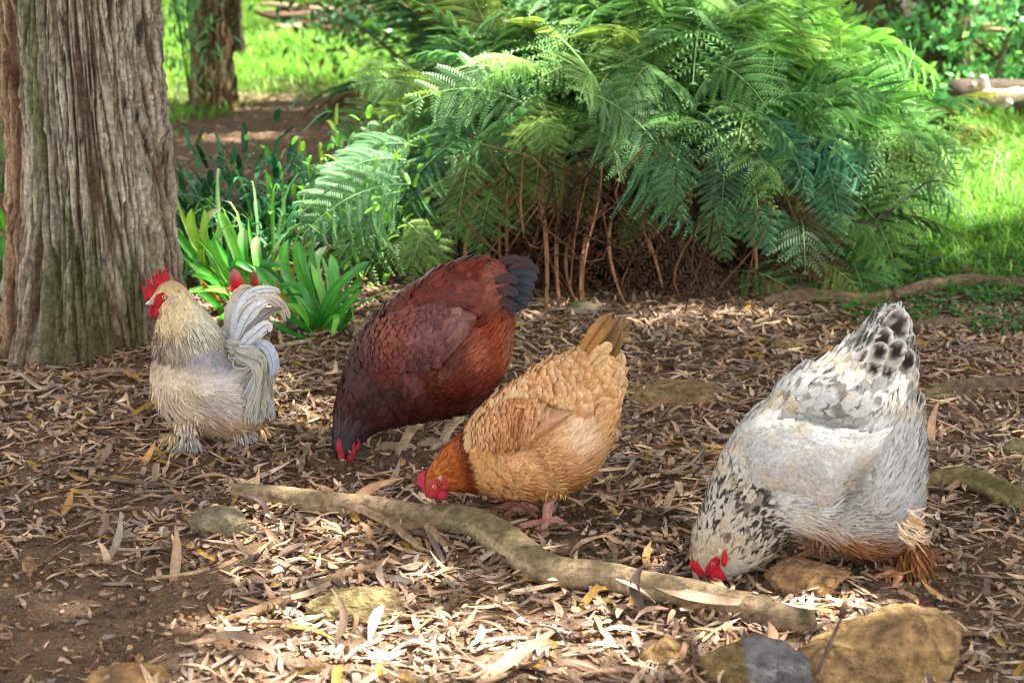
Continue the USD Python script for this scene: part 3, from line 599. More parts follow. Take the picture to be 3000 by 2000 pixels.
for (px, py, qx, qy, rad) in [(1752, 560, 1708, 905, .008), (1735, 590, 1690, 880, .006), (1660, 500, 1640, 890, .007), (1800, 620, 1830, 880, .006), (1980, 700, 2010, 860, .006), (1580, 560, 1600, 900, .007), (2180, 640, 2200, 830, .007), (1880, 640, 1940, 850, .005), (1700, 480, 1745, 700, .009), (1400, 600, 1380, 870, .007), (1490, 560, 1500, 880, .006)]:
    A, Bq = at(px, py, fb0[1] + .12), gp(qx, qy + 8); m_ = (A + Bq) / 2 + r.normal(0, .03, 3)
    put('stem', *tube(curve([A, m_, Bq], 14), np.linspace(rad, rad * .7, 14), 6, .3, 4), 'root_bark', thicket, col=lin(150, 112, 84))
for (px, py, qx, qy, rad) in [(1632, 200, 1628, 330, .008), (1690, 210, 1672, 330, .016)]:
    put('stem', *tube(curve([at(px, py, 5.5), at((px + qx) / 2 + 6, (py + qy) / 2, 5.48), at(qx, qy, 5.46)], 10), rad, 7, .2, 2), 'root_bark', thicket, col=lin(40, 32, 30) if rad < .01 else lin(84, 62, 44))
A, Bq = at(1985, 260, 5.05), at(2055, 125, 5.0)
bag = Bag()
for k in range(24):
    dd = r.normal(0, .022, 3); bag.add(*tube(curve([A + dd, (A + Bq) / 2 + dd * .7 + [0.01, 0, 0], Bq + r.normal(0, .006, 3)], 7), np.linspace(.006, .0016, 7), 5), lin(150, 92, 50) * r.uniform(.6, 1.2))
bag.put('dead_frond', 'dry_leaf', thicket, label='curled orange-brown dead frond sticking up from the mound')

# bright tree fern behind on the right, dark ferns on the left behind
def fern_plant(name, label, base, n, L, cols, seed, el=(20, 65), arc=(0, 360), droop=(.8, 1.4), flat=1, extra=()):
    rr = np.random.RandomState(seed); t = thing(name, label, 'fern', base)
    for i in range(n):
        a, e = math.radians(rr.uniform(*arc)), math.radians(rr.uniform(*el)); d = np.array([math.cos(a) * math.cos(e), -math.sin(a) * math.cos(e), math.sin(e)])
        k = rr.randint(5); add_frond(np.array(base) + [0, 0, .02] + d * .02, d, rr.uniform(*droop), L * rr.uniform(.8, 1.15) / FL[k], lin(*cols[rr.randint(len(cols))]) * rr.uniform(.8, 1.2), fr=k, parent=t, twist=rr.normal(0, .2))
    for (a, b, Yd, cc, dr) in extra:
        A, Bp = at(*a, Yd), at(*b, Yd); d = Bp - A; Ln = np.linalg.norm(d); d = d / Ln; d[2] += dr * .42
        add_frond(A, d, dr, Ln / FL[4] * 1.04, lin(*cc), up=(0, -.45, .9), fr=4, parent=t)
    return t
LIME = [(92, 166, 44), (78, 150, 44), (108, 176, 50), (66, 132, 46)]
b_ = at(2330, 180, 6.0)
fern_plant('tree_fern', 'bright lime-green fern with long arching fronds above the thicket at the top right', np.array([b_[0], 6.0, b_[2] - .1]), 8, .55, LIME, 3, (10, 45), (-20, 200), (.7, 1.1),
           extra=[((2330, 150), (2810, 118), 5.9, (110, 190, 50), .95), ((2250, 120), (2560, 60), 5.9, (100, 184, 50), .9), ((2400, 190), (2600, 250), 5.8, (96, 170, 60), .9), ((2300, 60), (2420, 10), 6., (90, 180, 50), .7), ((2420, 300), (2650, 330), 5.6, (120, 196, 70), .9), ((2390, 330), (2620, 390), 5.5, (104, 180, 66), .9)])
b_ = gp(1560, 330); fern_plant('fern', 'loose yellow-green fern behind the left shoulder of the thicket, by the pale log', b_ + [-.1, 0, 0], 18, .6, [(110, 170, 44), (92, 150, 56), (126, 180, 60), (84, 130, 60)], 5, (25, 75), (20, 200), (.8, 1.5))
b_ = gp(1250, 300); fern_plant('fern', 'thin wispy fern spreading over the lawn left of the thicket', np.array([at(1300, 400, 6.3)[0], 6.3, 0]), 9, .5, [(96, 150, 84), (84, 140, 84), (70, 122, 76)], 6, (25, 70), (90, 200), (.7, 1.4))
b_ = gp(1420, 180); fern_plant('fern', 'dark green and brown fern clump at the top, left of the slim dark trunk', np.array([at(1450, 180, 7.6)[0], 7.6, 0]), 30, .95, [(70, 116, 66), (84, 130, 72), (112, 92, 52), (60, 104, 56)], 7, (30, 85), (0, 360), (.6, 1.3))
b_ = gp(1950, 200); fern_plant('fern', 'blue-green fern clump behind the top of the thicket, around the grey trunk', np.array([at(1960, 150, 6.9)[0], 6.9, 0]), 34, 1.0, [(86, 142, 92), (100, 152, 96), (76, 130, 84)], 8, (35, 85), (0, 360), (.6, 1.3))
fern_plant('fern', 'shaded dark fern with a few yellow fronds right behind the thicket, below the bright one', np.array([at(2620, 250, 6.9)[0], 6.9, -.02]), 26, .62, [(70, 120, 66), (60, 108, 62), (120, 124, 50)], 9, (20, 70), (0, 360), (.8, 1.5))
# ---------------------------------------------------------------- strap-leaved plants by the tree
def strap(path, width, col, tipcol=None, up=(0, 0, 1), cup=.35, n=16, tip=.8, basew=.6, red=0., point=0):
    """a leaf blade along a curve; returns v, f, col"""
    p = curve(path, n); t = np.gradient(p, axis=0); t /= np.linalg.norm(t, axis=1, keepdims=True)
    s = np.cross(t, np.array(up, float)); s /= np.linalg.norm(s, axis=1, keepdims=True) + 1e-9; nn = np.cross(s, t)
    a = np.linspace(0, 1, n)[:, None]; b = np.linspace(-1, 1, 5)[None]
    w = width / 2 * np.where(a < tip, basew + (1 - basew) * np.sin(np.pi / 2 * np.clip(a / .6, 0, 1)), np.clip(1 - ((a - tip) / (1 - tip)) ** (1.25 if point else 2), .0, 1) ** (.9 if point else .5))
    v = p[:, None] + s[:, None] * (w * b)[..., None] + nn[:, None] * (cup * w * b ** 2)[..., None]
    c = np.broadcast_to(np.array(col, float), v.shape) * (1 + .22 * (np.abs(b) < .1) * np.ones_like(a))[..., None] * (1.0 + .15 * np.sin(a * 9 + width * 900) * np.ones_like(b))[..., None]
    if tipcol is not None:
        k = (smooth(.55, 1., a) * np.ones_like(b))[..., None]; c = c * (1 - k) + np.array(tipcol) * k
    if red:
        k = (1 - smooth(red * .6, red, a) * np.ones_like(b))[..., None]; c = c * (1 - k) + lin(190, 24, 48) * k
    return v.reshape(-1, 3), grid_faces(n, 5), np.clip(c.reshape(-1, 3), 0, .9)
def leaf_px(parent, pts, wpx, col, Yb, lean=0., name='leaf', twin=True, **k):
    """a strap leaf drawn through places of the photograph, Yb metres away at its base, its tip lean metres nearer"""
    wpx = wpx * .8; n = len(pts); P = np.array([at(px, py, Yb - lean * (i / (n - 1))) for i, (px, py) in enumerate(pts)])
    put(name, *strap(P, wpx / FPX * Yb, lin(*col), up=(0, -.75, .66), **k)[:2], 'strap_leaf', parent, col=strap(P, wpx / FPX * Yb, lin(*col), up=(0, -.75, .66), **k)[2])
    if twin and name == 'leaf':
        j = np.random.RandomState(int(pts[-1][0] + wpx)); e = np.linspace(0, 1, n)[:, None]; Q = P + e * j.normal(0, .045, 3) * [1, 1, .6] + [0, .03, 0]; v, f, c = strap(Q, wpx / FPX * Yb * .8, lin(*col) * j.uniform(.6, 1.1), up=(0, -.6, .8), point=1, tip=.45); put(name, v, f, 'strap_leaf', parent, col=c)
G1, G2, G3, GY = (92, 176, 58), (66, 150, 50), (120, 194, 72), (160, 204, 72)
bb = gp(760, 955); Yb = bb[1] + .12
b1 = thing('bromeliad', 'bright green strap-leaved bromeliad with a red heart, between trunk and rooster tail', 'plant', bb + [0, .12, 0])
for pts, w, c, le, kw in [([(720, 900), (640, 830), (550, 770)], 34, G1, .1, {}), ([(720, 890), (640, 850), (545, 858)], 28, G3, .15, {}), ([(735, 880), (705, 780), (640, 615)], 36, G3, .0, {}), ([(735, 860), (715, 770), (715, 665)], 40, G2, -.05, dict(tipcol=lin(150, 190, 120))),
        ([(700, 870), (600, 760), (560, 655), (562, 610)], 38, GY, .0, {}), ([(690, 860), (590, 760), (595, 690), (600, 612)], 28, GY, .05, {}), ([(690, 850), (610, 730), (600, 660), (650, 610)], 30, G3, .02, dict(tipcol=lin(190, 180, 150))), ([(680, 860), (560, 740), (505, 665)], 34, G2, .05, {}), ([(670, 860), (560, 755), (500, 692)], 26, (44, 104, 44), .05, {}),
        ([(720, 880), (690, 850), (640, 760), (610, 700)], 30, G1, .08, {}), ([(740, 890), (790, 860), (830, 830), (870, 770)], 26, (120, 150, 50), .02, dict(tipcol=lin(170, 70, 50))), ([(735, 880), (760, 800), (750, 730), (755, 690)], 36, G1, -.06, dict(tipcol=lin(170, 180, 130))),
        ([(740, 900), (690, 930), (640, 900), (575, 860)], 30, G2, .16, {}), ([(745, 905), (700, 900), (660, 930), (640, 935)], 34, G1, .2, {}), ([(760, 910), (800, 930), (845, 950), (850, 975)], 34, (44, 140, 40), .15, {}), ([(735, 880), (720, 830), (690, 770), (745, 800), ], 30, G2, .05, {}),
        ([(700, 880), (650, 840), (600, 815), (560, 810)], 26, G2, .14, {}), ([(690, 900), (640, 880), (590, 830)], 24, (150, 110, 44), .12, {})]:
    leaf_px(b1, pts, w, c, Yb, le, **kw)
for pts, w in [([(715, 905), (700, 850), (685, 785)], 54), ([(740, 905), (748, 850), (742, 790)], 32), ([(740, 890), (790, 845), (826, 806)], 34), ([(715, 885), (690, 860), (660, 845)], 22), ([(745, 890), (770, 860), (778, 850)], 24), ([(735, 890), (700, 880), (665, 880)], 20)]:
    leaf_px(b1, pts, w, (232, 20, 50), Yb - .05, .06, name='red_leaf', tip=.6, tipcol=lin(200, 120, 140))
b2b = gp(930, 985); Y2 = b2b[1] + .05
b2 = thing('bromeliad', 'rosette of plain green strap leaves between the rooster tail and the dark red hen', 'plant', b2b + [0, .05, 0])
for pts, w, c, le, kw in [([(930, 975), (885, 880), (840, 800), (845, 700)], 40, G1, -.02, {}), ([(930, 970), (905, 860), (885, 780), (875, 705)], 44, G2, -.06, {}), ([(935, 960), (940, 850), (925, 770), (960, 722)], 34, G3, -.08, dict(tipcol=lin(170, 200, 150))), ([(940, 960), (980, 870), (980, 800), (970, 745)], 38, G1, -.03, {}),
        ([(940, 960), (960, 880), (1000, 830), (1085, 765)], 36, G2, .03, {}), ([(945, 965), (980, 900), (1030, 850), (1060, 835)], 30, G2, .06, {}), ([(945, 970), (1000, 920), (1040, 870), (1065, 850)], 26, G1, .08, {}), ([(930, 975), (860, 900), (810, 855), (745, 775)], 32, G2, .06, {}),
        ([(925, 975), (850, 870), (800, 810), (770, 785), (850, 785)], 30, (40, 120, 40), .04, {}), ([(925, 978), (870, 900), (800, 880), (830, 840), (905, 905)], 32, (48, 132, 42), .14, {}), ([(930, 985), (890, 960), (850, 930), (790, 860)], 36, (50, 136, 44), .16, {}), ([(935, 985), (910, 970), (890, 930), (840, 890)], 30, G1, .18, {}),
        ([(940, 985), (960, 950), (1000, 910), (1020, 880)], 28, G2, .1, {}), ([(940, 990), (965, 940), (985, 930), (970, 985)], 24, G3, .16, {}), ([(935, 970), (930, 850), (915, 790), (930, 740)], 34, (60, 140, 60), -.1, {}), ([(940, 980), (1000, 960), (1030, 900)], 26, (44, 118, 40), .06, {}),
        ([(930, 990), (900, 990), (860, 980), (800, 940)], 28, (44, 120, 44), .2, {}), ([(930, 980), (880, 920), (840, 890), (805, 825)], 30, (150, 140, 50), .12, {})]:
    leaf_px(b2, pts, w, c, Y2, le, **kw)
def leafy(name, label, cat, centre, n, rad, L, W, cols, seed, el=(15, 80), up=.12, mat='green_leaf', arch=.5):
    """a clump of broad pointed leaves on short stems"""
    rr = np.random.RandomState(seed); t = thing(name, label, cat, centre); c0 = np.array(centre)
    for i in range(n):
        a, e = rr.uniform(0, 6.28), math.radians(rr.uniform(*el)); d = np.array([math.cos(a) * math.cos(e), math.sin(a) * math.cos(e), math.sin(e)]); l = L * rr.uniform(.7, 1.2)
        o = c0 + np.array([rr.normal(0, rad * .5), rr.normal(0, rad * .5), abs(rr.normal(up, up * .5))]); p = [o, o + d * l * .5, o + d * l * .85 + [0, 0, -arch * l * .25], o + d * l + [0, 0, -arch * l * .6]]
        v, f, c = strap(p, W * rr.uniform(.8, 1.2), lin(*cols[rr.randint(len(cols))]) * rr.uniform(.75, 1.25), cup=.2, n=9, tip=.4, basew=.3, point=1, up=(-math.cos(a), -math.sin(a), .9)); put('leaf', v, f, mat, t, col=c)
    for i in range(5):
        a = rr.uniform(0, 6.28); e = c0 + [rad * .5 * math.cos(a), rad * .5 * math.sin(a), up * 1.3]; put('stem', *tube(curve([c0 + [0, 0, -.03], (c0 + e) / 2 + [0, 0, .02], e], 6), .004, 5), mat, t, col=lin(70, 110, 50))
    return t
DG = [(36, 92, 56), (48, 112, 66), (30, 80, 46), (64, 130, 84)]
def on(px, py, Y): p = at(px, py, Y); return np.array([p[0], Y, ground_z(p[0], Y)])
leafy('leafy_plant', 'dark green broad-leaved plant right of the large tree, behind the bromeliads', 'plant', on(690, 560, 4.9), 420, .3, .12, .02, DG, 1, (5, 65), up=.17)
leafy('leafy_plant', 'low dark leafy plant close against the right side of the large tree', 'plant', on(590, 560, 4.8), 110, .16, .1, .018, DG, 2, (5, 65), up=.12)
leafy('leafy_plant', 'tall dark green strap-leaved plant at the left edge of the thicket, below the brown patch', 'plant', on(1040, 420, 6.2), 130, .26, .22, .026, DG, 3, (25, 80), .1)
leafy('leafy_plant', 'small yellow-green plant left of the thicket under the dark strap leaves', 'plant', on(1010, 500, 5.5), 90, .17, .08, .018, [(140, 180, 40), (110, 160, 40), (160, 190, 60)], 4, up=.17)
leafy('leafy_plant', 'light green leafy shoots growing round the brown trunk on the lawn', 'plant', np.array([t2[0] - .03, t2[1] - .5, 0.]), 260, .2, .09, .02, [(100, 160, 96), (84, 146, 84), (120, 176, 110)], 5, up=.42, arch=.3)
leafy('leafy_plant', 'pale leafy shoots at the left edge of the picture beside the large tree', 'plant', on(10, 900, 4.6), 34, .1, .12, .024, [(100, 170, 50), (84, 150, 50)], 6, up=.12)
leafy('leafy_plant', 'green undergrowth behind the left side of the large tree', 'plant', on(-10, 480, 7.0), 80, .4, .2, .03, [(80, 130, 50), (60, 110, 50), (110, 150, 60)], 7, up=.3)
leafy('leafy_plant', 'bright green plants filling the hollow behind the dark red hen, under the thicket', 'plant', on(1090, 800, 4.75), 240, .26, .05, .018, [(110, 170, 40), (84, 150, 40), (130, 186, 60)], 8, up=.2)
leafy('leafy_plant', 'yellow-green plants in the hollow below the left fern fronds', 'plant', on(1000, 730, 4.95), 180, .22, .05, .018, [(124, 176, 44), (90, 156, 40)], 9, up=.2)
leafy('leafy_plant', 'bright plants glimpsed through the bottom of the thicket', 'plant', on(1500, 700, 6.1), 110, .5, .12, .03, [(120, 190, 70), (90, 170, 50)], 10, up=.2)
leafy('leafy_plant', 'pale green plants glimpsed under the right end of the thicket', 'plant', on(2150, 700, 6.0), 110, .4, .12, .03, [(150, 190, 90), (110, 170, 70)], 11, up=.22)
def blades(name, label, centre, n, L, W, cols, seed, spread=.08):
    rr = np.random.RandomState(seed); t = thing(name, label, 'grass tuft', centre); c0 = np.array(centre)
    for i in range(n):
        a, e = rr.uniform(0, 6.28), math.radians(rr.uniform(50, 88)); d = np.array([math.cos(a) * math.cos(e), math.sin(a) * math.cos(e), math.sin(e)]); o = np.array([d[0], d[1], 0]) / math.cos(e); l = L * rr.uniform(.55, 1.15); b = c0 + rr.normal(0, spread, 3) * [1, 1, 0]
        k = rr.uniform(.1, .5); p = [b, b + d * l * .5, b + d * l * .8 + o * l * k * .3, b + d * l * .85 + o * l * k * .8 - [0, 0, l * k * .25]]
        v, f, c = strap(p, W * rr.uniform(.7, 1.2), lin(*cols[rr.randint(len(cols))]) * rr.uniform(.8, 1.25), cup=.3, n=9, tip=.4, basew=.7, point=1, up=(-math.cos(a), -math.sin(a), .3)); put('blade', v, f, 'green_leaf', t, col=c)
blades('grass_tuft', 'tuft of long pale grass blades between the dark plant and the fern fronds', on(755, 650, 4.75), 34, .42, .014, [(120, 170, 90), (90, 150, 60), (140, 186, 120)], 1)
for i, (px, py, lb) in enumerate([(2640, 590, 'tuft of long bright grass at the right end of the thicket'), (2790, 560, 'tuft of long arching grass on the sunlit lawn at the right'), (2900, 600, 'tuft of long grass at the right edge of the picture'), (2720, 650, 'lower tuft of grass between thicket and roots on the right')]):
    p = gp(px, py); blades('grass_tuft', lb, p, 46, .24, .008, [(140, 190, 90), (110, 170, 60), (160, 200, 120)], 20 + i, .09)

# shrubs at the top, far behind
def shrub(name, label, c0, R, n, cols, seed, lw=(.05, .022)):
    rr = np.random.RandomState(seed); t = thing(name, label, 'shrub', c0); B = Bag(); c0 = np.array(c0)
    cl = rr.normal(0, .5, (26, 3)) * R + [0, 0, R[2] * .9]
    q = cl[rr.randint(26, size=n)] + rr.normal(0, .16, (n, 3)) * R; q[:, 2] = np.abs(q[:, 2]) + .02
    d = rr.normal(size=(n, 3)); d /= np.linalg.norm(d, axis=1, keepdims=True); s = np.cross(d, rr.normal(size=(n, 3))); s /= np.linalg.norm(s, axis=1, keepdims=True); l = lw[0] * rr.uniform(.6, 1.3, (n, 1)); p = q + c0
    v = np.stack([p, p + d * l * .5 + s * lw[1] / 2, p + d * l, p + d * l * .5 - s * lw[1] / 2], 1).reshape(-1, 3); cc = np.array([lin(*c) for c in cols])[rr.randint(len(cols), size=n)] * rr.uniform(.6, 1.35, (n, 1))
    B.add(v, np.arange(4 * n).reshape(-1, 4), np.repeat(cc, 4, 0)); B.put('foliage', 'green_leaf', t, kind='stuff')
    for k in range(9):
        e = c0 + cl[k]; put('branch', *tube(curve([c0 + [0, 0, -.02], (c0 + e) / 2 + rr.normal(0, .05, 3), e], 8), np.linspace(.018, .004, 8), 6), 'bark', t, col=lin(110, 92, 72))
SG = [(70, 130, 60), (56, 110, 54), (96, 150, 70), (84, 140, 80)]
shrub('shrub', 'loose green shrub at the top, right of the log pile', np.array([at(1240, 60, 9.5)[0], 9.5, 0]), np.array([.8, .6, .8]), 2600, SG + [(120, 96, 60)], 1, (.07, .03))
shrub('shrub', 'yellow-green leafy shrub at the top centre above the pale log', np.array([at(1400, 20, 8.8)[0], 8.8, .1]), np.array([.6, .5, .7]), 1500, [(150, 200, 40), (110, 170, 50), (170, 200, 80)], 2, (.09, .032))
shrub('shrub', 'dark shrub with fallen branches in it at the top right corner', np.array([at(3080, 90, 9.2)[0], 9.2, 0]), np.array([.75, .6, .7]), 2600, [(50, 106, 50), (40, 90, 44), (84, 140, 70)], 3, (.08, .04))
shrub('shrub', 'light green low shrub at the right edge above the fallen log', np.array([at(2930, 220, 8.2)[0], 8.2, 0]), np.array([.8, .5, .4]), 2200, [(110, 180, 100), (130, 190, 90), (90, 160, 90)], 4, (.06, .03))
shrub('shrub', 'dense green foliage behind the thicket at the top edge', np.array([at(2000, 20, 9.5)[0], 9.5, .2]), np.array([1.4, .6, .9]), 3600, SG, 5, (.09, .035))

# ---------------------------------------------------------------- stones
def rock_mesh(seed, r3, cuts=9, rough=.13, sub=4):
    rr = np.random.RandomState(seed); s = trimesh.creation.icosphere(sub, 1.); v = np.array(s.vertices)
    for i in range(cuts):
        nrm_ = rr.normal(size=3); nrm_ /= np.linalg.norm(nrm_); h = rr.uniform(.62, .9); d = v @ nrm_ - h; v = v - np.maximum(d, 0)[:, None] * nrm_
    v = v * (1 + rough * 2 * fb(v[:, 0] * 1.6 + seed, v[:, 1] * 1.6, v[:, 2] * 1.6, 3, seed) + rough * 1.0 * fb(v[:, 0] * 5 + seed, v[:, 1] * 5, v[:, 2] * 5, 4, seed + 1) + rough * .8 * np.minimum(0, np.abs(fb(v[:, 0] * 2.6, v[:, 1] * 2.6 + seed, v[:, 2] * 2.6, 2, seed + 4)) * 4 - .35))[:, None]
    return v * r3, np.array(s.faces)
def stone(label, x0, y0, x1, y1, seed, col, col2=None, depth=.7, yaw=0., sink=.3, cuts=9, mossy=0., sub=4, split=None):
    p = gp((x0 + x1) / 2, y1 - .12 * (y1 - y0)); ppm = FPX / (p[1] * CP + .3); rx = (x1 - x0) / 2 / ppm; ry = rx * depth; H = (y1 - y0) / ppm
    rz = max(.3 * rx, (H - ry * .42) / (.93 * (1 - sink * .5)) * .62); v, f = rock_mesh(seed, np.array([rx * 1.07, ry, rz]), cuts, sub=sub)
    c, s_ = math.cos(yaw), math.sin(yaw); v = v @ np.array([[c, s_, 0], [-s_, c, 0], [0, 0, 1]])
    cen = np.array([p[0], p[1] + ry * .75, 0]); cen[2] = ground_z(cen[0], cen[1]) + rz * (1 - 2 * sink); v = v + cen
    # fit to the outline that the photograph shows
    for _ in range(3):
        qx, qy = project(v[v[:, 2] > ground_z(v[:, 0], v[:, 1])]); v[:, 0] += ((x0 + x1) / 2 - (qx.min() + qx.max()) / 2) / ppm; v[:, 2] += np.clip((qy.min() - y0) / ppm, -rz * .5, rz * .5)
    n1 = fb(v[:, 0] * 9, v[:, 1] * 9, v[:, 2] * 9, 4, seed)[:, None]; cc = lin(*col) * (1 + 1.1 * n1 + .9 * fb(v[:, 0] * 45, v[:, 1] * 45, v[:, 2] * 45, 4, seed + 2)[:, None]); crk = smooth(.028, .0, np.abs(fb(v[:, 0] * 11 + seed, v[:, 1] * 11, v[:, 2] * 11, 3, seed + 3)))[:, None]; cc = cc * (1 - .55 * crk)
    if col2 is not None: k = smooth(-.05, .12, fb(v[:, 0] * 14, v[:, 1] * 14, v[:, 2] * 14, 4, seed + 7))[:, None]; cc = cc * (1 - k * .7) + lin(*col2) * k * .7
    if mossy: k = smooth(.0, .2, fb(v[:, 0] * 12, v[:, 1] * 12, v[:, 2] * 12, 3, seed + 9) + mossy - .1)[:, None]; cc = cc * (1 - .65 * k) + lin(96, 104, 60) * .65 * k
    if split: qx, qy = project(v); k = smooth(-14, 14, qx - split[0] + (qy - split[1]) * split[2] + 40 * fb(qy / 50, 0, 0, 2, 4))[:, None]; cc = cc * (1 - k) + lin(126, 122, 122) * (1 + .8 * n1) * k
    put('rock', v, f, 'stone', col=np.clip(cc, .01, .9), smooth_=38, label=label, cat='rock') if False else put('rock', v, f, 'stone', col=np.clip(cc, .01, .9), label=label, cat='rock')
    return cen, rz
TAN, OCH, GRN = (186, 148, 104), (206, 160, 92), (120, 116, 84)
stone('rounded tan rock right in front of the white hen', 2238, 1628, 2497, 1754, 1, TAN, (150, 118, 84), .75, .2, .18, 8, sub=5)
stone('broad ochre rock at the bottom right, the largest one', 2290, 1765, 2840, 2060, 2, (196, 160, 108), (140, 112, 80), .8, .3, .2, 14, sub=6, mossy=.0)
stone('grey and brown two-toned rock at the bottom edge beside the large ochre rock', 2030, 1858, 2396, 2040, 3, (132, 110, 74), None, .5, -.25, .22, 11, sub=6, split=(2180, 1930, -.25))
stone('yellowish grey rock half buried in sunlit leaves below the forked branch', 893, 1716, 1192, 1842, 14, (176, 158, 110), (120, 104, 74), .6, .1, .2, 9, sub=5, mossy=.03)
stone('flat green-grey rock below the left end of the thick root', 545, 1478, 745, 1590, 5, (128, 118, 96), (112, 98, 78), .6, -.3, .25, 12, sub=5, mossy=.0)
stone('low ochre rock at the bottom left edge', 225, 1938, 520, 2040, 6, (190, 148, 96), (160, 124, 86), .6, .1, .3, 8)
stone('small round tan stone near the left edge', 62, 1628, 112, 1684, 7, (170, 136, 100), None, .9, 0, .25, 6, sub=3)
stone('flat wide stone in the leaves between the buff hen and the white hen', 1805, 1108, 2150, 1200, 8, (168, 140, 96), (140, 112, 84), .8, .1, .38, 8)
stone('small mossy grey stone with a white splash above the buff hen tail', 1655, 880, 1765, 925, 9, (120, 106, 76), (160, 150, 130), .7, .2, .25, 8, mossy=.08)
stone('ochre rock under the right end of the thicket', 2235, 822, 2330, 868, 10, (176, 138, 84), None, .6, .1, .25, 8)
stone('upper grey-green rock of the little heap right of the thicket', 2320, 795, 2440, 850, 11, (134, 122, 90), (100, 100, 76), .7, .3, .2, 9, mossy=.05)
stone('lower grey rock of the little heap right of the thicket', 2310, 838, 2420, 882, 12, (128, 112, 92), None, .7, -.2, .25, 9)
stone('brown rock between green ground cover right of the heap', 2480, 812, 2625, 852, 13, (150, 122, 84), None, .7, 0, .3, 8)
stone('wide ochre rock behind the long root at the right edge', 2760, 782, 2930, 830, 4, (160, 128, 80), (120, 100, 70), .6, .1, .3, 8)
stone('pale mossy stone in the leaves above the white hen back', 2260, 990, 2360, 1030, 15, (170, 150, 104), None, .7, 0, .3, 7)
stone('orange-tan stone touching the back of the white hen', 2395, 1012, 2490, 1062, 16, (190, 146, 90), None, .7, .2, .25, 8)
stone('mossy stone at the right edge level with the white hen back', 2935, 1285, 3040, 1350, 17, (134, 124, 90), None, .8, 0, .25, 8, mossy=.1)
stone('small sunlit tan stone below the thick root, half buried', 1880, 1862, 2000, 1960, 18, (190, 152, 104), None, .8, 0, .35, 8)
stone('grey stone behind the rooster tail at the foot of the bromeliad', 1010, 938, 1110, 985, 19, (150, 128, 104), None, .7, 0, .3, 8)
stone('pale log-like stone far behind, at the right end of the bright fern', 2690, 265, 2790, 330, 20, (190, 160, 130), None, .6, 0, .2, 8)
for i, (px, py, w) in enumerate([(120, 1560, 30), (430, 1800, 34), (360, 1660, 24), (310, 1750, 40), (1600, 1850, 26), (1640, 1880, 36), (2580, 1500, 24), (700, 1900, 26), (1380, 1620, 22), (1500, 1700, 26), (190, 1780, 26), (540, 1720, 30), (1960, 1640, 22), (2680, 1820, 28), (2850, 1700, 30)]):
    stone('small brown pebble lying loose on the bare earth', px - w / 2, py - w * .6, px + w / 2, py, 40 + i, DRY[i % 12], None, .9, i, .3, 6, sub=2) 
for p_ in stage.GetPrimAtPath('/World').GetChildren():
    if (p_.GetCustomDataByKey('label') or '').startswith('small brown pebble'): p_.SetCustomDataByKey('group', 'loose pebbles on the bare earth')

# ---------------------------------------------------------------- roots, branches, logs
def root_px(name, label, cat, pts, rpx, col, seed, sides=20, lump=.12, rise=.7, n=90, group=None, freq=16., mossk=.0, mat='root_bark'):
    """a root lying on the earth through places of the photograph (its middle line); rpx: radii in pixels there"""
    rr_ = interp(rpx, n); q = curve(np.c_[np.array(pts, float), np.zeros(len(pts))], n)[:, :2]; P = []
    for (px, py), rp in zip(q, rr_):
        g = gp(px, py + rp * .5); rad = rp / FPX * (g[1] * CP + .3); P.append([g[0], g[1] + rad * .3, g[2] + rad * rise])
    P = np.array(P); rad = rr_ / FPX * (P[:, 1] * CP + .3); v, f = tube(P, rad, sides, lump, seed, freq=freq)
    n1 = fb(v[:, 0] * 12, v[:, 1] * 12, v[:, 2] * 12, 4, seed)[:, None]; c = lin(*col) * (1 + .9 * n1)
    k = smooth(.02, .18, fb(v[:, 0] * 5, v[:, 1] * 5, v[:, 2] * 5, 3, seed + 3) + mossk)[:, None]; c = c * (1 - .55 * k) + lin(112, 112, 66) * .55 * k
    return put(name, v, f, mat, col=np.clip(c, .01, .8), label=label, cat=cat, group=group)
RB = (150, 124, 92)
main = thing('tree_root', 'thick smooth grey-brown root winding along the earth in front of the hens', 'root', gp(1500, 1600))
LM = [(690, 1440), (790, 1452), (900, 1465), (1010, 1478), (1100, 1490), (1230, 1514), (1370, 1530), (1470, 1580), (1560, 1648), (1650, 1682), (1760, 1690), (1880, 1716), (2020, 1742), (2140, 1772), (2260, 1806), (2380, 1830)]
rr_ = interp([26, 33, 35, 36, 39, 43, 49, 52, 51, 47, 43, 43, 43, 43, 42, 40], 150); q = curve(np.c_[np.array(LM, float), np.zeros(len(LM))], 150)[:, :2]
P = np.array([(lambda g, rad: [g[0], g[1] + rad * .25, g[2] + rad * .72])(gp(px, py + rp * .75), rp / FPX * 3.0) for (px, py), rp in zip(q, rr_)]); rad = rr_ / FPX * (P[:, 1] * CP + .3)
v, f = tube(P, rad, 32, .09, 4, freq=11); dn = v - np.r_[np.repeat(P, 32, 0), P[:1], P[-1:]]; dn /= np.linalg.norm(dn, axis=1, keepdims=True) + 1e-9
v = v + dn * (.0045 * fb(v[:, 0] * 90, v[:, 1] * 90, v[:, 2] * 90, 3, 6) + .004 * np.minimum(0, fb(v[:, 0] * 30, v[:, 1] * 30, v[:, 2] * 30, 2, 8) + .18))[:, None]
c = lin(146, 126, 98) * (1 + 1.4 * fb(v[:, 0] * 12, v[:, 1] * 12, v[:, 2] * 12, 4, 5))[:, None]; qx, _ = project(v)
k = (np.exp(-((qx - 1500) / 330) ** 2) * smooth(-.25, .1, fb(v[:, 0] * 6, v[:, 1] * 6, v[:, 2] * 6, 3, 9)))[:, None]; c = c * (1 - .5 * k) + lin(112, 110, 68) * .5 * k
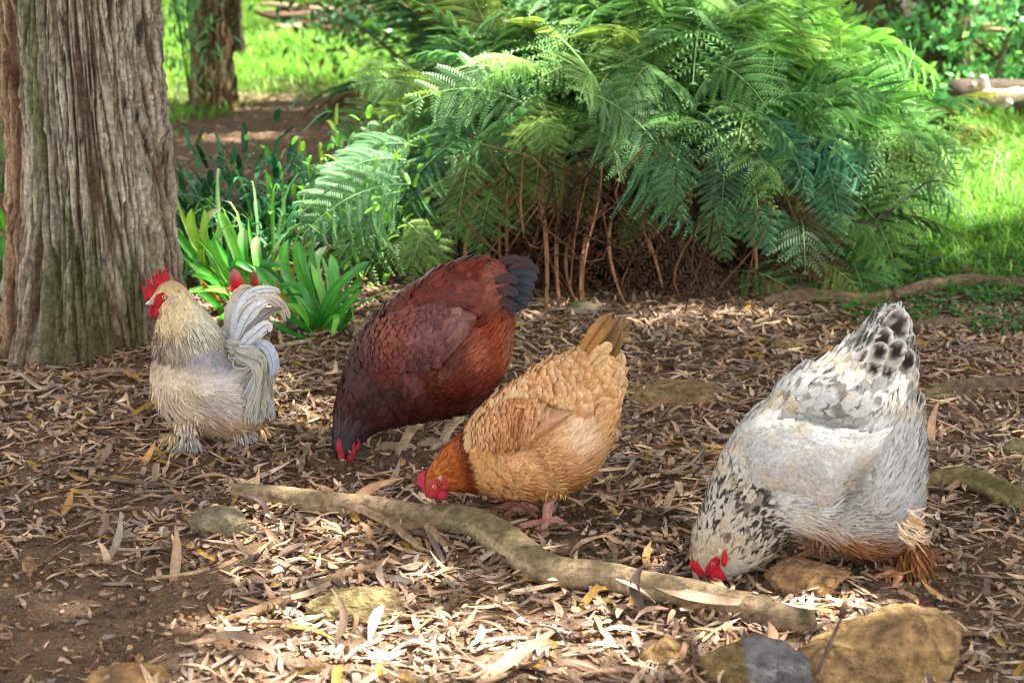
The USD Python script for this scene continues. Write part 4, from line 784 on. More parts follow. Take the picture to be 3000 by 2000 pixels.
dk = np.maximum(smooth(.12, .2, fb(v[:, 0] * 40, v[:, 1] * 40, v[:, 2] * 40, 2, 15)), .8 * smooth(.022, 0, np.abs(fb(v[:, 0] * 16, v[:, 1] * 34, v[:, 2] * 34, 3, 18))))[:, None]; c = c * (1 - .5 * dk)
put('root_body', v, f, 'root_bark', main, col=np.clip(c, .01, .8))
sp = at(1840, 1715, P[112][1] - .035); put('torn_bark', *strap([sp + [-.02, 0, .012], sp + [.005, -.012, .004], sp + [.03, -.012, -.012], sp + [.045, -.006, -.03]], .016, lin(214, 206, 180), n=10, tip=.3, basew=.2)[:2], 'root_bark', main, col=lin(220, 212, 186))
kn = at(1535, 1590, P[88][1] - .03)
root_px('tree_root', 'slim straight root half sunk in the earth at the left of the sunlit leaves', 'root', [(640, 1822), (760, 1790), (890, 1740), (1010, 1690), (1130, 1658), (1260, 1640)], [9, 16, 18, 17, 14, 11], (142, 116, 88), 11)
root_px('tree_root', 'thin grey root end poking out of the leaves below the middle of the thick root', 'root', [(1330, 1704), (1400, 1680), (1490, 1660)], [7, 12, 9], (140, 118, 98), 12, n=40)
root_px('tree_root', 'thick curved root at the right edge beside the white hen foot', 'root', [(2690, 1428), (2760, 1408), (2850, 1412), (2930, 1450), (3030, 1482)], [16, 30, 36, 38, 38], (134, 116, 80), 13, mossk=.05)
root_px('tree_root', 'forked weathered root at the right edge behind the white hen', 'root', [(2705, 1168), (2780, 1148), (2880, 1138), (3020, 1140)], [14, 22, 24, 24], (120, 100, 80), 14, rise=.9)
root_px('tree_root', 'lower prong of the forked root at the right edge', 'root', [(2700, 1172), (2790, 1166), (2900, 1162), (3020, 1168)], [8, 13, 12, 10], (120, 98, 78), 15)
root_px('tree_root', 'short root just right of the white hen tail', 'root', [(2660, 966), (2730, 956), (2800, 950), (2850, 940)], [11, 16, 14, 10], (118, 98, 80), 16, rise=.9, n=40)
root_px('tree_root', 'long root running right across the green ground cover, the nearer part', 'root', [(2240, 892), (2330, 880), (2430, 880), (2520, 886), (2600, 872)], [12, 20, 20, 19, 17], (118, 98, 78), 17, rise=1.)
root_px('tree_root', 'pale root in the ground cover reaching the right edge of the picture', 'root', [(2620, 872), (2700, 856), (2800, 838), (2900, 838), (3020, 848)], [16, 22, 22, 21, 22], (120, 100, 80), 18, rise=1.)
root_px('tree_root', 'dark thin root above the ochre rock at the right edge', 'root', [(2740, 776), (2850, 770), (3020, 772)], [10, 13, 12], (84, 68, 54), 19, rise=1.)
bt = thing('fallen_branch', 'forked grey-brown dead branch lying below the thick root', 'branch', gp(1150, 1560))
def stick(parent, name, pts, rpx, col, seed, up, n=40):
    rr_ = interp(rpx, n); q = curve(np.c_[np.array(pts, float), np.zeros(len(pts))], n)[:, :2]; P = []
    for i, ((px, py), rp) in enumerate(zip(q, rr_)):
        g = gp(px, py + rp); P.append([g[0], g[1], g[2] + rp / FPX * 3 + up])
    P = np.array(P); v, f = tube(P, rr_ / FPX * (P[:, 1] * CP + .3), 10, .3, seed, freq=50); c = lin(*col) * (1 + .8 * fb(v[:, 0] * 30, v[:, 1] * 30, v[:, 2] * 30, 3, seed))[:, None]
    return put(name, v, f, 'root_bark', parent, col=np.clip(c, .01, .8)) if parent else put(name, v, f, 'root_bark', col=np.clip(c, .01, .8))
stick(bt, 'stem', [(1010, 1502), (1060, 1522), (1120, 1550), (1170, 1574)], [13, 13, 14, 13], (150, 126, 98), 1, .02)
stick(bt, 'prong', [(1170, 1574), (1200, 1600), (1232, 1620)], [13, 11, 9], (150, 126, 98), 2, .016)
stick(bt, 'prong', [(1175, 1576), (1215, 1566), (1250, 1568), (1275, 1592), (1306, 1624)], [10, 12, 12, 11, 8], (150, 126, 98), 3, .02)
for nm, lb, pts, rp, cl_ in [('twig', 'long thin grey twig lying left of the green-grey rock', [(265, 1412), (340, 1420), (430, 1430), (515, 1440)], [4, 6, 6, 6], (120, 104, 84)), ('twig', 'pale twig with a side shoot at the foot of the large tree', [(45, 1108), (100, 1136), (125, 1150), (155, 1130)], [5, 6, 7, 6], (160, 150, 130)),
        ('twig', 'pale straight twig on the ground left of the yellowish rock', [(425, 1716), (500, 1706), (565, 1696), (615, 1684)], [3, 5, 5, 4], (176, 148, 116)),
        ('twig', 'pale stick behind the rooster at the foot of the bromeliads', [(810, 1028), (860, 1016), (910, 1008)], [5, 6, 5], (170, 150, 124)), ('twig', 'brown twig lying along the leaves below the buff hen feet', [(1560, 1580), (1640, 1560), (1720, 1548)], [3, 4, 3], (110, 88, 70)),
        ('twig', 'short pale twig by the bare trunk foot left of the rooster', [(225, 1110), (300, 1098), (400, 1100)], [5, 7, 5], (150, 126, 104)), ('twig', 'thin twig lying beyond the white hen foot at the right', [(2740, 1640), (2830, 1620), (2920, 1600)], [3, 4, 3], (130, 104, 84))]:
    p_ = stick(None, nm, pts, rp, cl_, len(lb), .012); tag(stage.GetPrimAtPath(p_), lb, 'twig')
Yt = gp(2400, 1985)[1] - .02
put('twig', *tube(curve([at(2396, 1972, Yt), at(2428, 1895, Yt + .02), at(2464, 1812, Yt + .05)], 20), np.linspace(.0034, .0024, 20), 7, .3, 3, freq=60), 'root_bark', col=lin(112, 94, 84), label='thin dark twig leaning across the large ochre rock', cat='twig')
# upright orange-brown leaves that stand out
for (px, py, lb, yaw, tilt, k, s) in [(2725, 1300, 'dark orange leaf standing upright behind the white hen', 1.2, -1.25, 3, 1.25), (2555, 1610, 'curled brown leaf below the white hen belly', .3, -.2, 5, 1.), (1855, 1795, 'upright tan leaf leaning on the thick root', 1.5, -1.2, 7, 1.), (1075, 1480, 'long tan leaf draped over the left part of the thick root', .6, -.5, 8, 1.5),
        (1010, 1880, 'upright rust-brown leaf at the right end of the yellowish rock', 1.5, -1.2, 2, 1.), (350, 1640, 'pale curved leaf standing on the bare earth left of the pale twig', 1.2, -.9, 9, 1.), (520, 1700, 'tan leaf standing on edge across the pale straight twig', 1.5, -1.0, 11, 1.1), (2030, 1800, 'long pale leaf lying under the right part of the thick root', -.5, 0, 12, 1.6),
        (1500, 1985, 'broad green and brown leaf at the bottom edge', .5, -.3, 13, 1.6), (720, 1930, 'dark brown leaf with upturned ends on the bare earth at the bottom', -.4, -.2, 14, 1.2), (120, 1600, 'single green leaf on the bare earth near the left edge', 2.2, -.3, 4, .7), (2300, 1830, 'ochre leaf beside the large ochre rock', -.1, 0, 6, 1.2)]:
    p = gp(px, py); one_leaf(p + [0, 0, .03 if tilt > -.6 else .04], yaw, tilt, .2, k, s, label=lb, group=None)
# log pile and fallen logs far behind
def log(parent, a, b, r0, r1, seed, col, name='log'):
    P = curve([a, (np.array(a) + b) / 2 + np.random.RandomState(seed).normal(0, .03, 3), b], 14); v, f = tube(P, np.linspace(r0, r1, 14), 10, .2, seed, freq=9); c = lin(*col) * (1 + .9 * fb(v[:, 0] * 8, v[:, 1] * 8, v[:, 2] * 8, 3, seed))[:, None]
    put(name, v, f, 'bark', parent, col=np.clip(c, .01, .8))
lp = gp(985, 95); lpile = thing('branch_pile', 'pile of dead weathered branches on the far lawn at the top left', 'branch pile', lp)
rl = np.random.RandomState(3); Yp = lp[1]
for i in range(34):
    x0, y0 = rl.uniform(890, 1080), rl.uniform(25, 98); A = at(x0, y0, Yp + rl.uniform(-.2, .3)); a = rl.normal(0, .5); l = rl.uniform(.25, .8); A[2] = max(A[2], .03)
    log(lpile, A, A + np.array([math.cos(a) * l * rl.choice([-1, 1]), rl.normal(0, .2), abs(math.sin(a)) * l * .4]), rl.uniform(.02, .055), .015, i, [(150, 126, 104), (110, 88, 72), (80, 62, 50), (170, 146, 124)][i % 4], 'branch')
put('branch', *tube(curve([at(1040, 30, Yp), at(1075, 50, Yp), at(1098, 100, Yp)], 14), np.linspace(.03, .02, 14), 8, .2, 3), 'bark', lpile, col=lin(140, 120, 100))
shrub('shrub', 'small dark weeds at the right foot of the branch pile', gp(1060, 110), np.array([.35, .2, .14]), 700, [(60, 120, 84), (84, 140, 96)], 9, (.06, .02))
tb_ = gp(1360, 160); pl = thing('log', 'pale sawn log seen through the ferns at the top centre', 'log', tb_)
log(pl, at(1285, 118, 7.9), at(1440, 122, 7.9), .075, .07, 5, (180, 160, 146)); 
fl_ = gp(2800, 330); flog = thing('fallen_log', 'grey fallen log with bare branches on the lawn at the right edge', 'log', fl_)
log(flog, at(2790, 270, 7.2), at(3080, 282, 7.2), .05, .06, 6, (92, 82, 72)); log(flog, at(2880, 285, 7.05), at(3050, 262, 7.1), .035, .02, 7, (176, 156, 140), 'branch'); log(flog, at(2880, 225, 7.1), at(2960, 300, 7.0), .02, .014, 8, (200, 190, 178), 'branch'); log(flog, at(2850, 250, 7.1), at(3010, 245, 7.2), .016, .01, 9, (190, 170, 150), 'branch')
l2 = thing('fallen_branch', 'bare grey-brown bough slanting up behind the bright fern tip at the top right', 'branch', at(2750, 90, 8.6))
log(l2, at(2740, 85, 8.6), at(2900, 10, 8.7), .045, .06, 10, (130, 112, 92), 'bough'); log(l2, at(2840, 68, 8.5), at(2960, 40, 8.5), .018, .01, 11, (200, 170, 140), 'branch'); log(l2, at(2850, 88, 8.5), at(2980, 95, 8.5), .014, .01, 12, (170, 140, 116), 'branch')
l3 = thing('fallen_branch', 'white bare branch in front of the olive-brown trunk at the top edge', 'branch', at(2670, 30, 8.9))
log(l3, at(2665, 48, 8.9), at(2680, -40, 8.95), .02, .03, 13, (210, 196, 180), 'bough'); log(l3, at(2640, 18, 8.9), at(2672, 22, 8.9), .012, .01, 14, (200, 186, 170), 'branch')
# thin dark bramble arching right of the thicket
br = thing('bramble', 'thin dark bramble stem arching over the grass right of the thicket', 'bramble', on(2600, 640, 4.85))
put('stem', *tube(curve([at(2450, 610, 4.8), at(2490, 640, 4.75), at(2540, 652, 4.7), at(2600, 625, 4.72), (at(2680, 560, 4.8)), at(2800, 545, 4.95)], 40), np.linspace(.0045, .0025, 40), 6, .3, 5), 'root_bark', br, col=lin(70, 58, 60))
put('side_shoot', *tube(curve([at(2610, 618, 4.72), at(2590, 650, 4.7), at(2550, 665, 4.7)], 12), .002, 5), 'root_bark', br, col=lin(70, 58, 60))
# ---------------------------------------------------------------- poultry
class Loft:
    """a bird's trunk, neck and head as one surface. rows: back x, back y, belly x, belly y (places of the photograph), half width (px), metres behind the feet"""
    def __init__(s, rows, crop, Y0, seed, bumps=()):
        s.cx, s.cy, s.k = crop; s.Y0 = Y0; s.seed = seed; r = np.array(rows, float); n = len(r); u = np.linspace(0, 1, n)
        Yd = Y0 + r[:, 5]; D = atv(s.cx + s.k * r[:, 0], s.cy + s.k * r[:, 1], Yd); V = atv(s.cx + s.k * r[:, 2], s.cy + s.k * r[:, 3], Yd)
        ins = np.interp(u, [0, .2, .32, .85, 1], [0, .002, .012, .012, .002])[:, None]; V = V + (D - V) / np.linalg.norm(D - V, axis=1, keepdims=True) * ins
        s.ppm = FPX / (Y0 * CP + .3); s.C = PchipInterpolator(u, (D + V) / 2); s.A = PchipInterpolator(u, (D - V) / 2); s.R = PchipInterpolator(u, r[:, 4] * s.k / s.ppm); s.bumps = list(bumps)
        tt, hh = np.meshgrid(np.linspace(.02, .98, 160), np.linspace(.02, np.pi - .02, 80), indexing='ij'); P = s(tt, hh).reshape(-1, 3); q = np.stack(project(P), -1)
        s.ynear = LinearNDInterpolator(q, P[:, 1]); s.ynn = NearestNDInterpolator(q, P[:, 1])
        Cc = s.C(tt.ravel()); s.ymid = NearestNDInterpolator(q, Cc[:, 1])
    def lift(s, P, sn):
        if s.bumps:
            cx, cy = s.crop(P); d = sum(a * np.exp(-(((cx - x) * math.cos(g) + (cy - y) * math.sin(g)) / r1) ** 2 - (((cy - y) * math.cos(g) - (cx - x) * math.sin(g)) / r2) ** 2) for x, y, r1, r2, g, a in s.bumps); P = P - np.stack([0 * d, d * np.sign(sn) * np.minimum(1, np.abs(sn) * 1.6), 0 * d], -1)
        return P
    def __call__(s, t, th):
        t, th = np.broadcast_arrays(np.asarray(t, float), np.asarray(th, float)); tc = np.clip(t, 0, 1)
        c, sn = np.cos(th), np.sin(th); e = .86
        c, sn = np.sign(c) * np.abs(c) ** e, np.sign(sn) * np.abs(sn) ** e
        P = s.C(tc) + s.A(tc) * c[..., None]; R = s.R(tc)
        lump = 1 + .10 * fb(tc * 9 + s.seed, np.cos(th) * 2, np.sin(th) * 2, 3, s.seed)
        P = P + np.stack([0 * c, -R * sn * lump, 0 * c], -1)
        P = s.lift(P, sn)
        over = (t - tc)
        if np.any(over): dT = s.C(np.ones(1))[0] - s.C(np.full(1, .9))[0]; P = P + (np.maximum(over, 0) * 10)[..., None] * dT
        return P
    def frame(s, t, th):
        h = 1e-3; P = s(t, th); St = (s(np.clip(t + h, 0, 1), th) - s(np.clip(t - h, 0, 1), th)) / (2 * h); Sh = (s(t, th + h) - s(t, th - h)) / (2 * h); n = np.cross(Sh, St)
        n /= np.linalg.norm(n, axis=-1, keepdims=True) + 1e-12; out = P - s.C(np.clip(t, 0, 1)); n *= np.sign((n * out).sum(-1, keepdims=True) + 1e-12); return P, St, Sh, n
    def crop(s, P): px, py = project(P); return (px - s.cx) / s.k, (py - s.cy) / s.k
    def surf(s, cx, cy, off=0.): # point of the near side seen at a place of the crop
        px, py = s.cx + s.k * np.asarray(cx, float), s.cy + s.k * np.asarray(cy, float); Yn = s.ynear(px, py); Yn = np.where(np.isnan(Yn), s.ynn(px, py), Yn); return atv(px, py, Yn - off), Yn
    def at(s, cx, cy, dy=0.): return at(s.cx + s.k * cx, s.cy + s.k * cy, s.Y0 + dy)
    def put_body(s, parent, mat, colf, name='body'):
        nt, nh = 150, 72; tt, hh = np.meshgrid(np.linspace(0, 1, nt), np.linspace(0, 2 * np.pi, nh, endpoint=False), indexing='ij'); P = s(tt, hh); cx, cy = s.crop(P)
        v = P.reshape(-1, 3); f = grid_faces(nt, nh, True); f = np.vstack([f[:, [0, 1, 2]], f[:, [0, 2, 3]]]); k = len(v); v = np.vstack([v, P[0].mean(0), P[-1].mean(0)]); j = np.arange(nh); j2 = (j + 1) % nh
        f = np.vstack([f, np.stack([np.full(nh, k), j2, j], 1), np.stack([np.full(nh, k + 1), (nt - 1) * nh + j, (nt - 1) * nh + j2], 1)])
        c = colf(cx.ravel(), cy.ravel(), np.full(cx.size, .5), np.full(cx.size, .5), np.zeros(cx.size)); put(name, v, f, mat, parent, col=np.vstack([c * .85, c[:1] * .8, c[-1:] * .8]))

PROF = dict(round=([0, .28, .58, .84, 1.], [.35, .85, 1., .8, .30]), long=([0, .3, .6, .85, 1.], [.6, .95, .8, .5, .08]), fluff=([0, .35, .65, .88, 1.], [.9, 1., .8, .5, .06]), flight=([0, .3, .65, .9, 1.], [.6, 1., 1., .75, .2]))
def feathers(S, frame, t, th, L, W, ang, kind, colf, crop, seed, lift=(-.001, .004), camber=.12, blend=.55, ragged=.0):
    """feathers laid along the surface S(t, th); returns v, f, normals, colours"""
    r = np.random.RandomState(seed); n = len(t); a, pw = [np.array(q) for q in PROF[kind]]; b = np.array([-1, 0, 1.]); A, Bq = np.meshgrid(a, b, indexing='ij'); Wp = np.broadcast_to(pw[:, None], A.shape)
    P, St, Sh, N = frame(t, th); lt, lh = np.linalg.norm(St, axis=-1) + 1e-4, np.linalg.norm(Sh, axis=-1) + 1e-4; Th = St / lt[:, None]; Bh = Sh - (Sh * Th).sum(-1, keepdims=True) * Th; bl = np.linalg.norm(Bh, axis=-1) + 1e-4; skew = (Sh * Th).sum(-1)
    along = L[:, None, None] * A; acr = W[:, None, None] * .5 * Wp * Bq * (1 + ragged * r.normal(size=(n,) + A.shape)); bend_ = r.normal(0, .12, n)[:, None, None] * L[:, None, None] * A ** 2
    ca, sa = np.cos(ang)[:, None, None], np.sin(ang)[:, None, None]; du = along * ca - (acr + bend_) * sa; dv = along * sa + (acr + bend_) * ca
    dth = dv / bl[:, None, None]; dt = (du - dth * skew[:, None, None]) / lt[:, None, None]
    dth = np.clip(dth, -.8, .8); dt = np.clip(dt, -.1, .1)
    Q = S(np.maximum(t[:, None, None] + dt, 0), th[:, None, None] + dth)
    l0 = lift[0] + 0 * L; l1 = lift[1] * r.uniform(.4, 1.6, n)
    roll = r.normal(0, .16, n)[:, None, None]
    up = l0[:, None, None] + (l1 - l0)[:, None, None] * A ** 1.1 + camber * W[:, None, None] * (1 - Bq ** 2) * Wp + roll * acr
    Q = Q + N[:, None, None] * up[..., None]
    m_ = len(a); V = Q.reshape(-1, 3); F = (grid_faces(m_, 3)[None] + (np.arange(n) * m_ * 3)[:, None, None]).reshape(-1, 4)
    F = np.vstack([F[:, [0, 1, 2]], F[:, [0, 2, 3]]]); fn = np.cross(V[F[:, 1]] - V[F[:, 0]], V[F[:, 2]] - V[F[:, 0]]); vn = np.zeros_like(V)
    for k in range(3): np.add.at(vn, F[:, k], fn)
    Nb = np.repeat(N, m_ * 3, 0); vn /= np.linalg.norm(vn, axis=1, keepdims=True) + 1e-15; sg = np.sign((vn * Nb).sum(1, keepdims=True) + 1e-9); vn = vn * sg * (1 - blend) + Nb * blend; vn /= np.linalg.norm(vn, axis=1, keepdims=True)
    flip = sg[F[:, 0], 0] < 0; F[flip] = F[flip][:, ::-1]
    mid = P + Th * (L * .6 * np.cos(ang))[:, None]
    cx, cy = crop(mid); rep = lambda q: np.repeat(q, m_ * 3); C = colf(rep(cx), rep(cy), rep(r.rand(n)), np.tile(A.ravel(), n), np.tile(Bq.ravel(), n))
    return V, F, vn, C

def sample_loft(S, n, seed, w=None, t0=.01, t1=.93):
    r = np.random.RandomState(seed); t = r.uniform(t0, t1, n * 8); th = r.uniform(0, 2 * np.pi, n * 8); P, St, Sh, N = S.frame(t, th); ar = np.linalg.norm(np.cross(St, Sh), axis=-1); ar = np.minimum(ar, np.percentile(ar, 97))
    if w is not None: cx, cy = S.crop(P); ar = ar * w(cx, cy, t, th)
    i = r.choice(len(t), n, p=ar / ar.sum()); return t[i], th[i], r

def plumage(S, parent, mat, colf, seed, groups):
    for name, n, kind, Lf, ratio, w, lift, angs, bl, rag in groups:
        t, th, r = sample_loft(S, n, seed, w); seed += 1; P = S(t, th); cx, cy = S.crop(P); L = Lf(cx, cy) * r.uniform(.8, 1.2, n); ang = r.normal(0, .14, n) if angs is None else angs(cx, cy, t, th) + r.normal(0, .14, n)
        V, F, vn, C = feathers(S, S.frame, t, th, L, L * ratio * r.uniform(.85, 1.15, n), ang, kind, colf, S.crop, seed, lift, blend=bl, ragged=rag)
        put(name, V, F, mat, parent, col=C, nrm=vn, kind='stuff')

class Wing:
    """a folded wing between its upper and lower edge, lying on the loft"""
    def __init__(s, S, top, bot, puff, far=False, soft=0., edge=.007):
        s.soft = soft; s.edge = edge; s.blend, s.lf = .5, .0055; s.S, s.far, s.puff = S, far, puff; u = np.linspace(0, 1, len(top)); s.top, s.bot = PchipInterpolator(u, np.array(top, float)), PchipInterpolator(np.linspace(0, 1, len(bot)), np.array(bot, float))
    def __call__(s, u, v):
        u, v = np.broadcast_arrays(np.asarray(u, float), np.asarray(v, float)); uc, vc = np.clip(u, 0, 1), np.clip(v, -.1, 1.1); q = s.top(uc) * (1 - vc)[..., None] + s.bot(uc) * vc[..., None]
        d = s.top(np.ones(1))[0] - s.top(np.full(1, .85))[0]; q = q + (np.clip(u - 1, 0, 1) / .15)[..., None] * d
        off = s.puff * np.sqrt(np.clip(np.sin(np.pi * np.clip(.04 + .92 * vc, 0, 1)), 0, 1)) * smooth(-.05, .35, uc) + s.edge * smooth(.1, .6, uc) * np.where(vc > .5, 1 - s.soft * (1 - smooth(.62, .8, uc)) * smooth(.5, 1, vc), 1)
        P, Yn = s.S.surf(q[..., 0], q[..., 1], off)
        if s.far: px, py = project(P); ym = s.S.ymid(px, py); P = np.stack([P[..., 0], 2 * ym - P[..., 1], P[..., 2]], -1)
        return P
    def frame(s, u, v):
        h = 4e-3; P = s(u, v); Su = (s(u + h, v) - s(u - h, v)) / (2 * h); Sv = (s(u, v + h) - s(u, v - h)) / (2 * h); n = np.cross(Su, Sv); n /= np.linalg.norm(n, axis=-1, keepdims=True) + 1e-12
        n *= np.sign(n[:, 1:2] * (1 if s.far else -1) + 1e-9); return P, Su, Sv, n
    def build(s, parent, mat, colf, seed, rows, flights=8, fl_len=.085, fl_col=None, base=True):
        r = np.random.RandomState(seed); nu, nv = 40, 26; uu, vv = np.meshgrid(np.linspace(0, 1, nu), np.linspace(0, 1, nv), indexing='ij'); P = s(uu, vv); cx, cy = s.S.crop(P); z = np.zeros(cx.size)
        w = put('wing', P.reshape(-1, 3), grid_faces(nu, nv), mat, parent, col=colf(cx.ravel(), cy.ravel(), z + .5, z + .4, z) * .8)
        # long flight feathers, each one a piece
        for i in range(flights):
            v0 = .12 + .84 * i / max(1, flights - 1); u0 = .52 - .22 * v0 + r.normal(0, .01); L = np.array([fl_len * (1.15 - .35 * v0)]); V, F, vn, C = feathers(s, s.frame, np.array([u0]), np.array([v0]), L, L * .24, np.array([.0 + .08 * (v0 - .5)]), 'flight', fl_col or colf, s.S.crop, seed + i, (-.005, .002 + .0004 * i), blend=.5)
            put('flight_feather', V, F, mat, w, col=C, nrm=vn)
        n = rows; t = r.uniform(.0, .78, n) ** 1.1; th = r.uniform(.02, .98, n); P0 = s(t, th)
        L = np.interp(t, [0, .4, .8], [.020, .030, .046]) * r.uniform(.85, 1.15, n); keep = t < .80 - .28 * th * (r.rand(n) ** .3) ; t, th, L = t[keep], th[keep], L[keep]
        V, F, vn, C = feathers(s, s.frame, t, th, L, L * .55, r.normal(.04, .13, len(t)), 'round', colf, s.S.crop, seed + 50, (.001, s.lf), blend=s.blend)
        put('wing_covert', V, F, mat, w, col=C, nrm=vn, kind='stuff')
        if s.blend > .7:
            n = rows * 4; t, th = r.uniform(.0, .9, n), r.uniform(.02, 1.0, n); L = r.uniform(.014, .026, n); V, F, vn, C = feathers(s, s.frame, t, th, L, L * .12, r.normal(.04, .16, n), 'fluff', colf, s.S.crop, seed + 60, (.001, s.lf + .002), blend=.75, ragged=.2); put('wing_down', V, F, mat, w, col=C, nrm=vn, kind='stuff')

def blade(S, pts, w, colf, dy0=0., dy1=0., up=(0, -.9, .3), n=16, m=7, cup=.25, seed=0, tip=.72, basew=.45, twist=0.):
    """one long feather through places of the crop"""
    q = curve(np.c_[np.array(pts, float), np.zeros(len(pts))], n)[:, :2]; P = np.array([S.at(x_, y_, dy0 + (dy1 - dy0) * i / (n - 1)) for i, (x_, y_) in enumerate(q)]); t = np.gradient(P, axis=0); t /= np.linalg.norm(t, axis=1, keepdims=True)
    U = np.array(up, float); s = np.cross(t, U); s /= np.linalg.norm(s, axis=1, keepdims=True); nn = np.cross(s, t); tw = np.linspace(0, twist, n)[:, None]; s, nn = s * np.cos(tw) + nn * np.sin(tw), nn * np.cos(tw) - s * np.sin(tw)
    a = np.linspace(0, 1, n)[:, None]; b = np.linspace(-1, 1, m)[None]; r = np.random.RandomState(seed); wd = w * S.k / S.ppm / 2 * np.where(a < tip, basew + (1 - basew) * np.sin(np.pi / 2 * np.clip(a / tip, 0, 1)), np.sqrt(np.clip(1 - ((a - tip) / (1 - tip + 1e-6)) ** 2, .02, 1)))
    W_ = wd * b * (1 + .05 * r.normal(size=(n, m))); v = P[:, None] + s[:, None] * W_[..., None] + nn[:, None] * (-cup * wd * b ** 2)[..., None]
    A, B_ = np.broadcast_arrays(a, b); c = colf(A.ravel(), B_.ravel(), r); return v.reshape(-1, 3), grid_faces(n, m), np.clip(c, .003, .95)

def slab(S, poly, thick, parent, mat, col, name, dy=0., dytop=None, inset=9., label=None, res=.0028, seed=0, wave=0.):
    """a fleshy flat piece (comb, wattle, lobe): an outline of the crop with rounded thickness"""
    P = np.array([S.at(x_, y_, dy) for x_, y_ in poly]); ux = np.array([1, 0, 0.]); o = P.mean(0); g2 = np.stack([P[:, 0] - o[0], P[:, 2] - o[2]], -1); pg = Polygon(g2).buffer(.0006).buffer(-.0003); pg = shapely.geometry.polygon.orient(pg if pg.geom_type == 'Polygon' else max(pg.geoms, key=lambda g: g.area))
    cs = manifold3d.CrossSection([np.array(pg.exterior.coords)[:-1]]); M = manifold3d.Manifold.extrude(cs, 1.).refine_to_length(res); mm = M.to_mesh(); v, f = mm.vert_properties[:, :3].copy(), mm.tri_verts
    d = shapely.distance(shapely.points(v[:, :2]), pg.exterior) ; k = np.sqrt(np.clip(d / (inset * S.k / S.ppm), 0, 1)); 
    zz = (np.clip(v[:, 2], 0, 1) - .5) * thick * (.25 + .75 * k)
    x_, z_ = v[:, 0] + o[0], v[:, 1] + o[2]; y_ = o[1] + zz + wave * np.sin(v[:, 0] * 130 + seed)
    vv = np.stack([x_, y_, z_], -1); c = np.array(col) * (1 + .5 * fb(vv[:, 0] * 90, vv[:, 1] * 90, vv[:, 2] * 90, 3, seed))[:, None]; put(name, vv, f, mat, parent, col=np.clip(c, 0, .9), label=label)

def fluffy(parent, hp, an, radii, cols, n, seed, L=(.014, .032), k0=0.):
    q = np.linspace(0, 1, 9)[:, None]; v, f = tube(hp * (1 - q) + an * q, interp(radii, 9) * .8, 14, .3, 3, freq=40); put('thigh', v, f, 'plume', parent, col=lin(*cols[0]) * .8); bag = Bag(); r9 = np.random.RandomState(seed); ax = (an - hp) / np.linalg.norm(an - hp); ks = np.linspace(0, 1, len(radii))
    for i in range(n):
        k = r9.uniform(k0, 1.); a = r9.uniform(0, 6.28); o = np.array([math.cos(a), math.sin(a), 0]); rad = np.interp(k, ks, radii); s0 = hp * (1 - k) + an * k + rad * o * r9.uniform(.7, 1); e = s0 + ax * r9.uniform(*L) + o * r9.uniform(.0, .009) + r9.normal(0, .002, 3); bag.add(*strap([s0, (s0 + e) / 2 + .002 * o, e], r9.uniform(.0022, .0055), lin(*cols[r9.randint(len(cols))]) * r9.uniform(.8, 1.12), up=(o[0], o[1], .1), n=5, tip=.35))
    bag.put('thigh_plumage', 'plume', parent, kind='stuff')
def hull_chain(pts, radii):
    out = manifold3d.Manifold()
    sp_ = [manifold3d.Manifold.sphere(float(r), 14).translate([float(q) for q in p]) for p, r in zip(pts, radii)]
    for a, b in zip(sp_, sp_[1:]): out = out + manifold3d.Manifold.batch_hull([a, b])
    return out
def leg(S, parent, hip, ankle, foot, toes, r0, r1, col, name='leg', claw=(200, 180, 160)):
    """shank and foot: hip, ankle in crop px with distance; toes: world directions (angle, length)"""
    Mf = hull_chain([hip, (np.array(hip) + ankle) / 2, ankle, foot], [r0 * 1.25, r0, r0 * .92, r1]); fz = foot
    for a, l in toes:
        d = np.array([math.cos(a), math.sin(a), 0]); p1 = fz + d * l * .45 + [0, 0, .003]; p2 = fz + d * l * .8 - [0, 0, .002]; p3 = fz + d * l - [0, 0, .005]; Mf = Mf + hull_chain([fz, p1, p2, p3], [r1 * .95, r1 * .82, r1 * .68, r1 * .4])
    mm = Mf.refine_to_length(.004).to_mesh(); tm = trimesh.Trimesh(mm.vert_properties[:, :3], mm.tri_verts, process=True); trimesh.smoothing.filter_taubin(tm, iterations=6); v = np.array(tm.vertices)
    v = v + np.array(tm.vertex_normals) * (.0009 * np.sin(v[:, 2] * 900) + .0014 * fb(v[:, 0] * 160, v[:, 1] * 160, v[:, 2] * 160, 2, 4))[:, None]
    lgp = put(name, v, tm.faces, 'scaly', parent, col=np.clip(lin(*col) * (1 + .6 * fb(v[:, 0] * 40, v[:, 1] * 40, v[:, 2] * 60, 3, 5))[:, None], 0, .9))
    for a, l in toes:
        d = np.array([math.cos(a), math.sin(a), 0]); e = fz + d * l - [0, 0, .005]; put('claw', *tube(curve([e, e + d * .007 - [0, 0, .001], e + d * .013 - [0, 0, .006]], 5), interp([r1 * .36, r1 * .26, .0006], 5), 6), 'horn', lgp, col=lin(*claw) * .6)
def ball(S, c, rad, parent, name, mat, col, sub=3):
    s_ = trimesh.creation.icosphere(sub, rad); return put(name, s_.vertices + c, s_.faces, mat, parent, col=col)
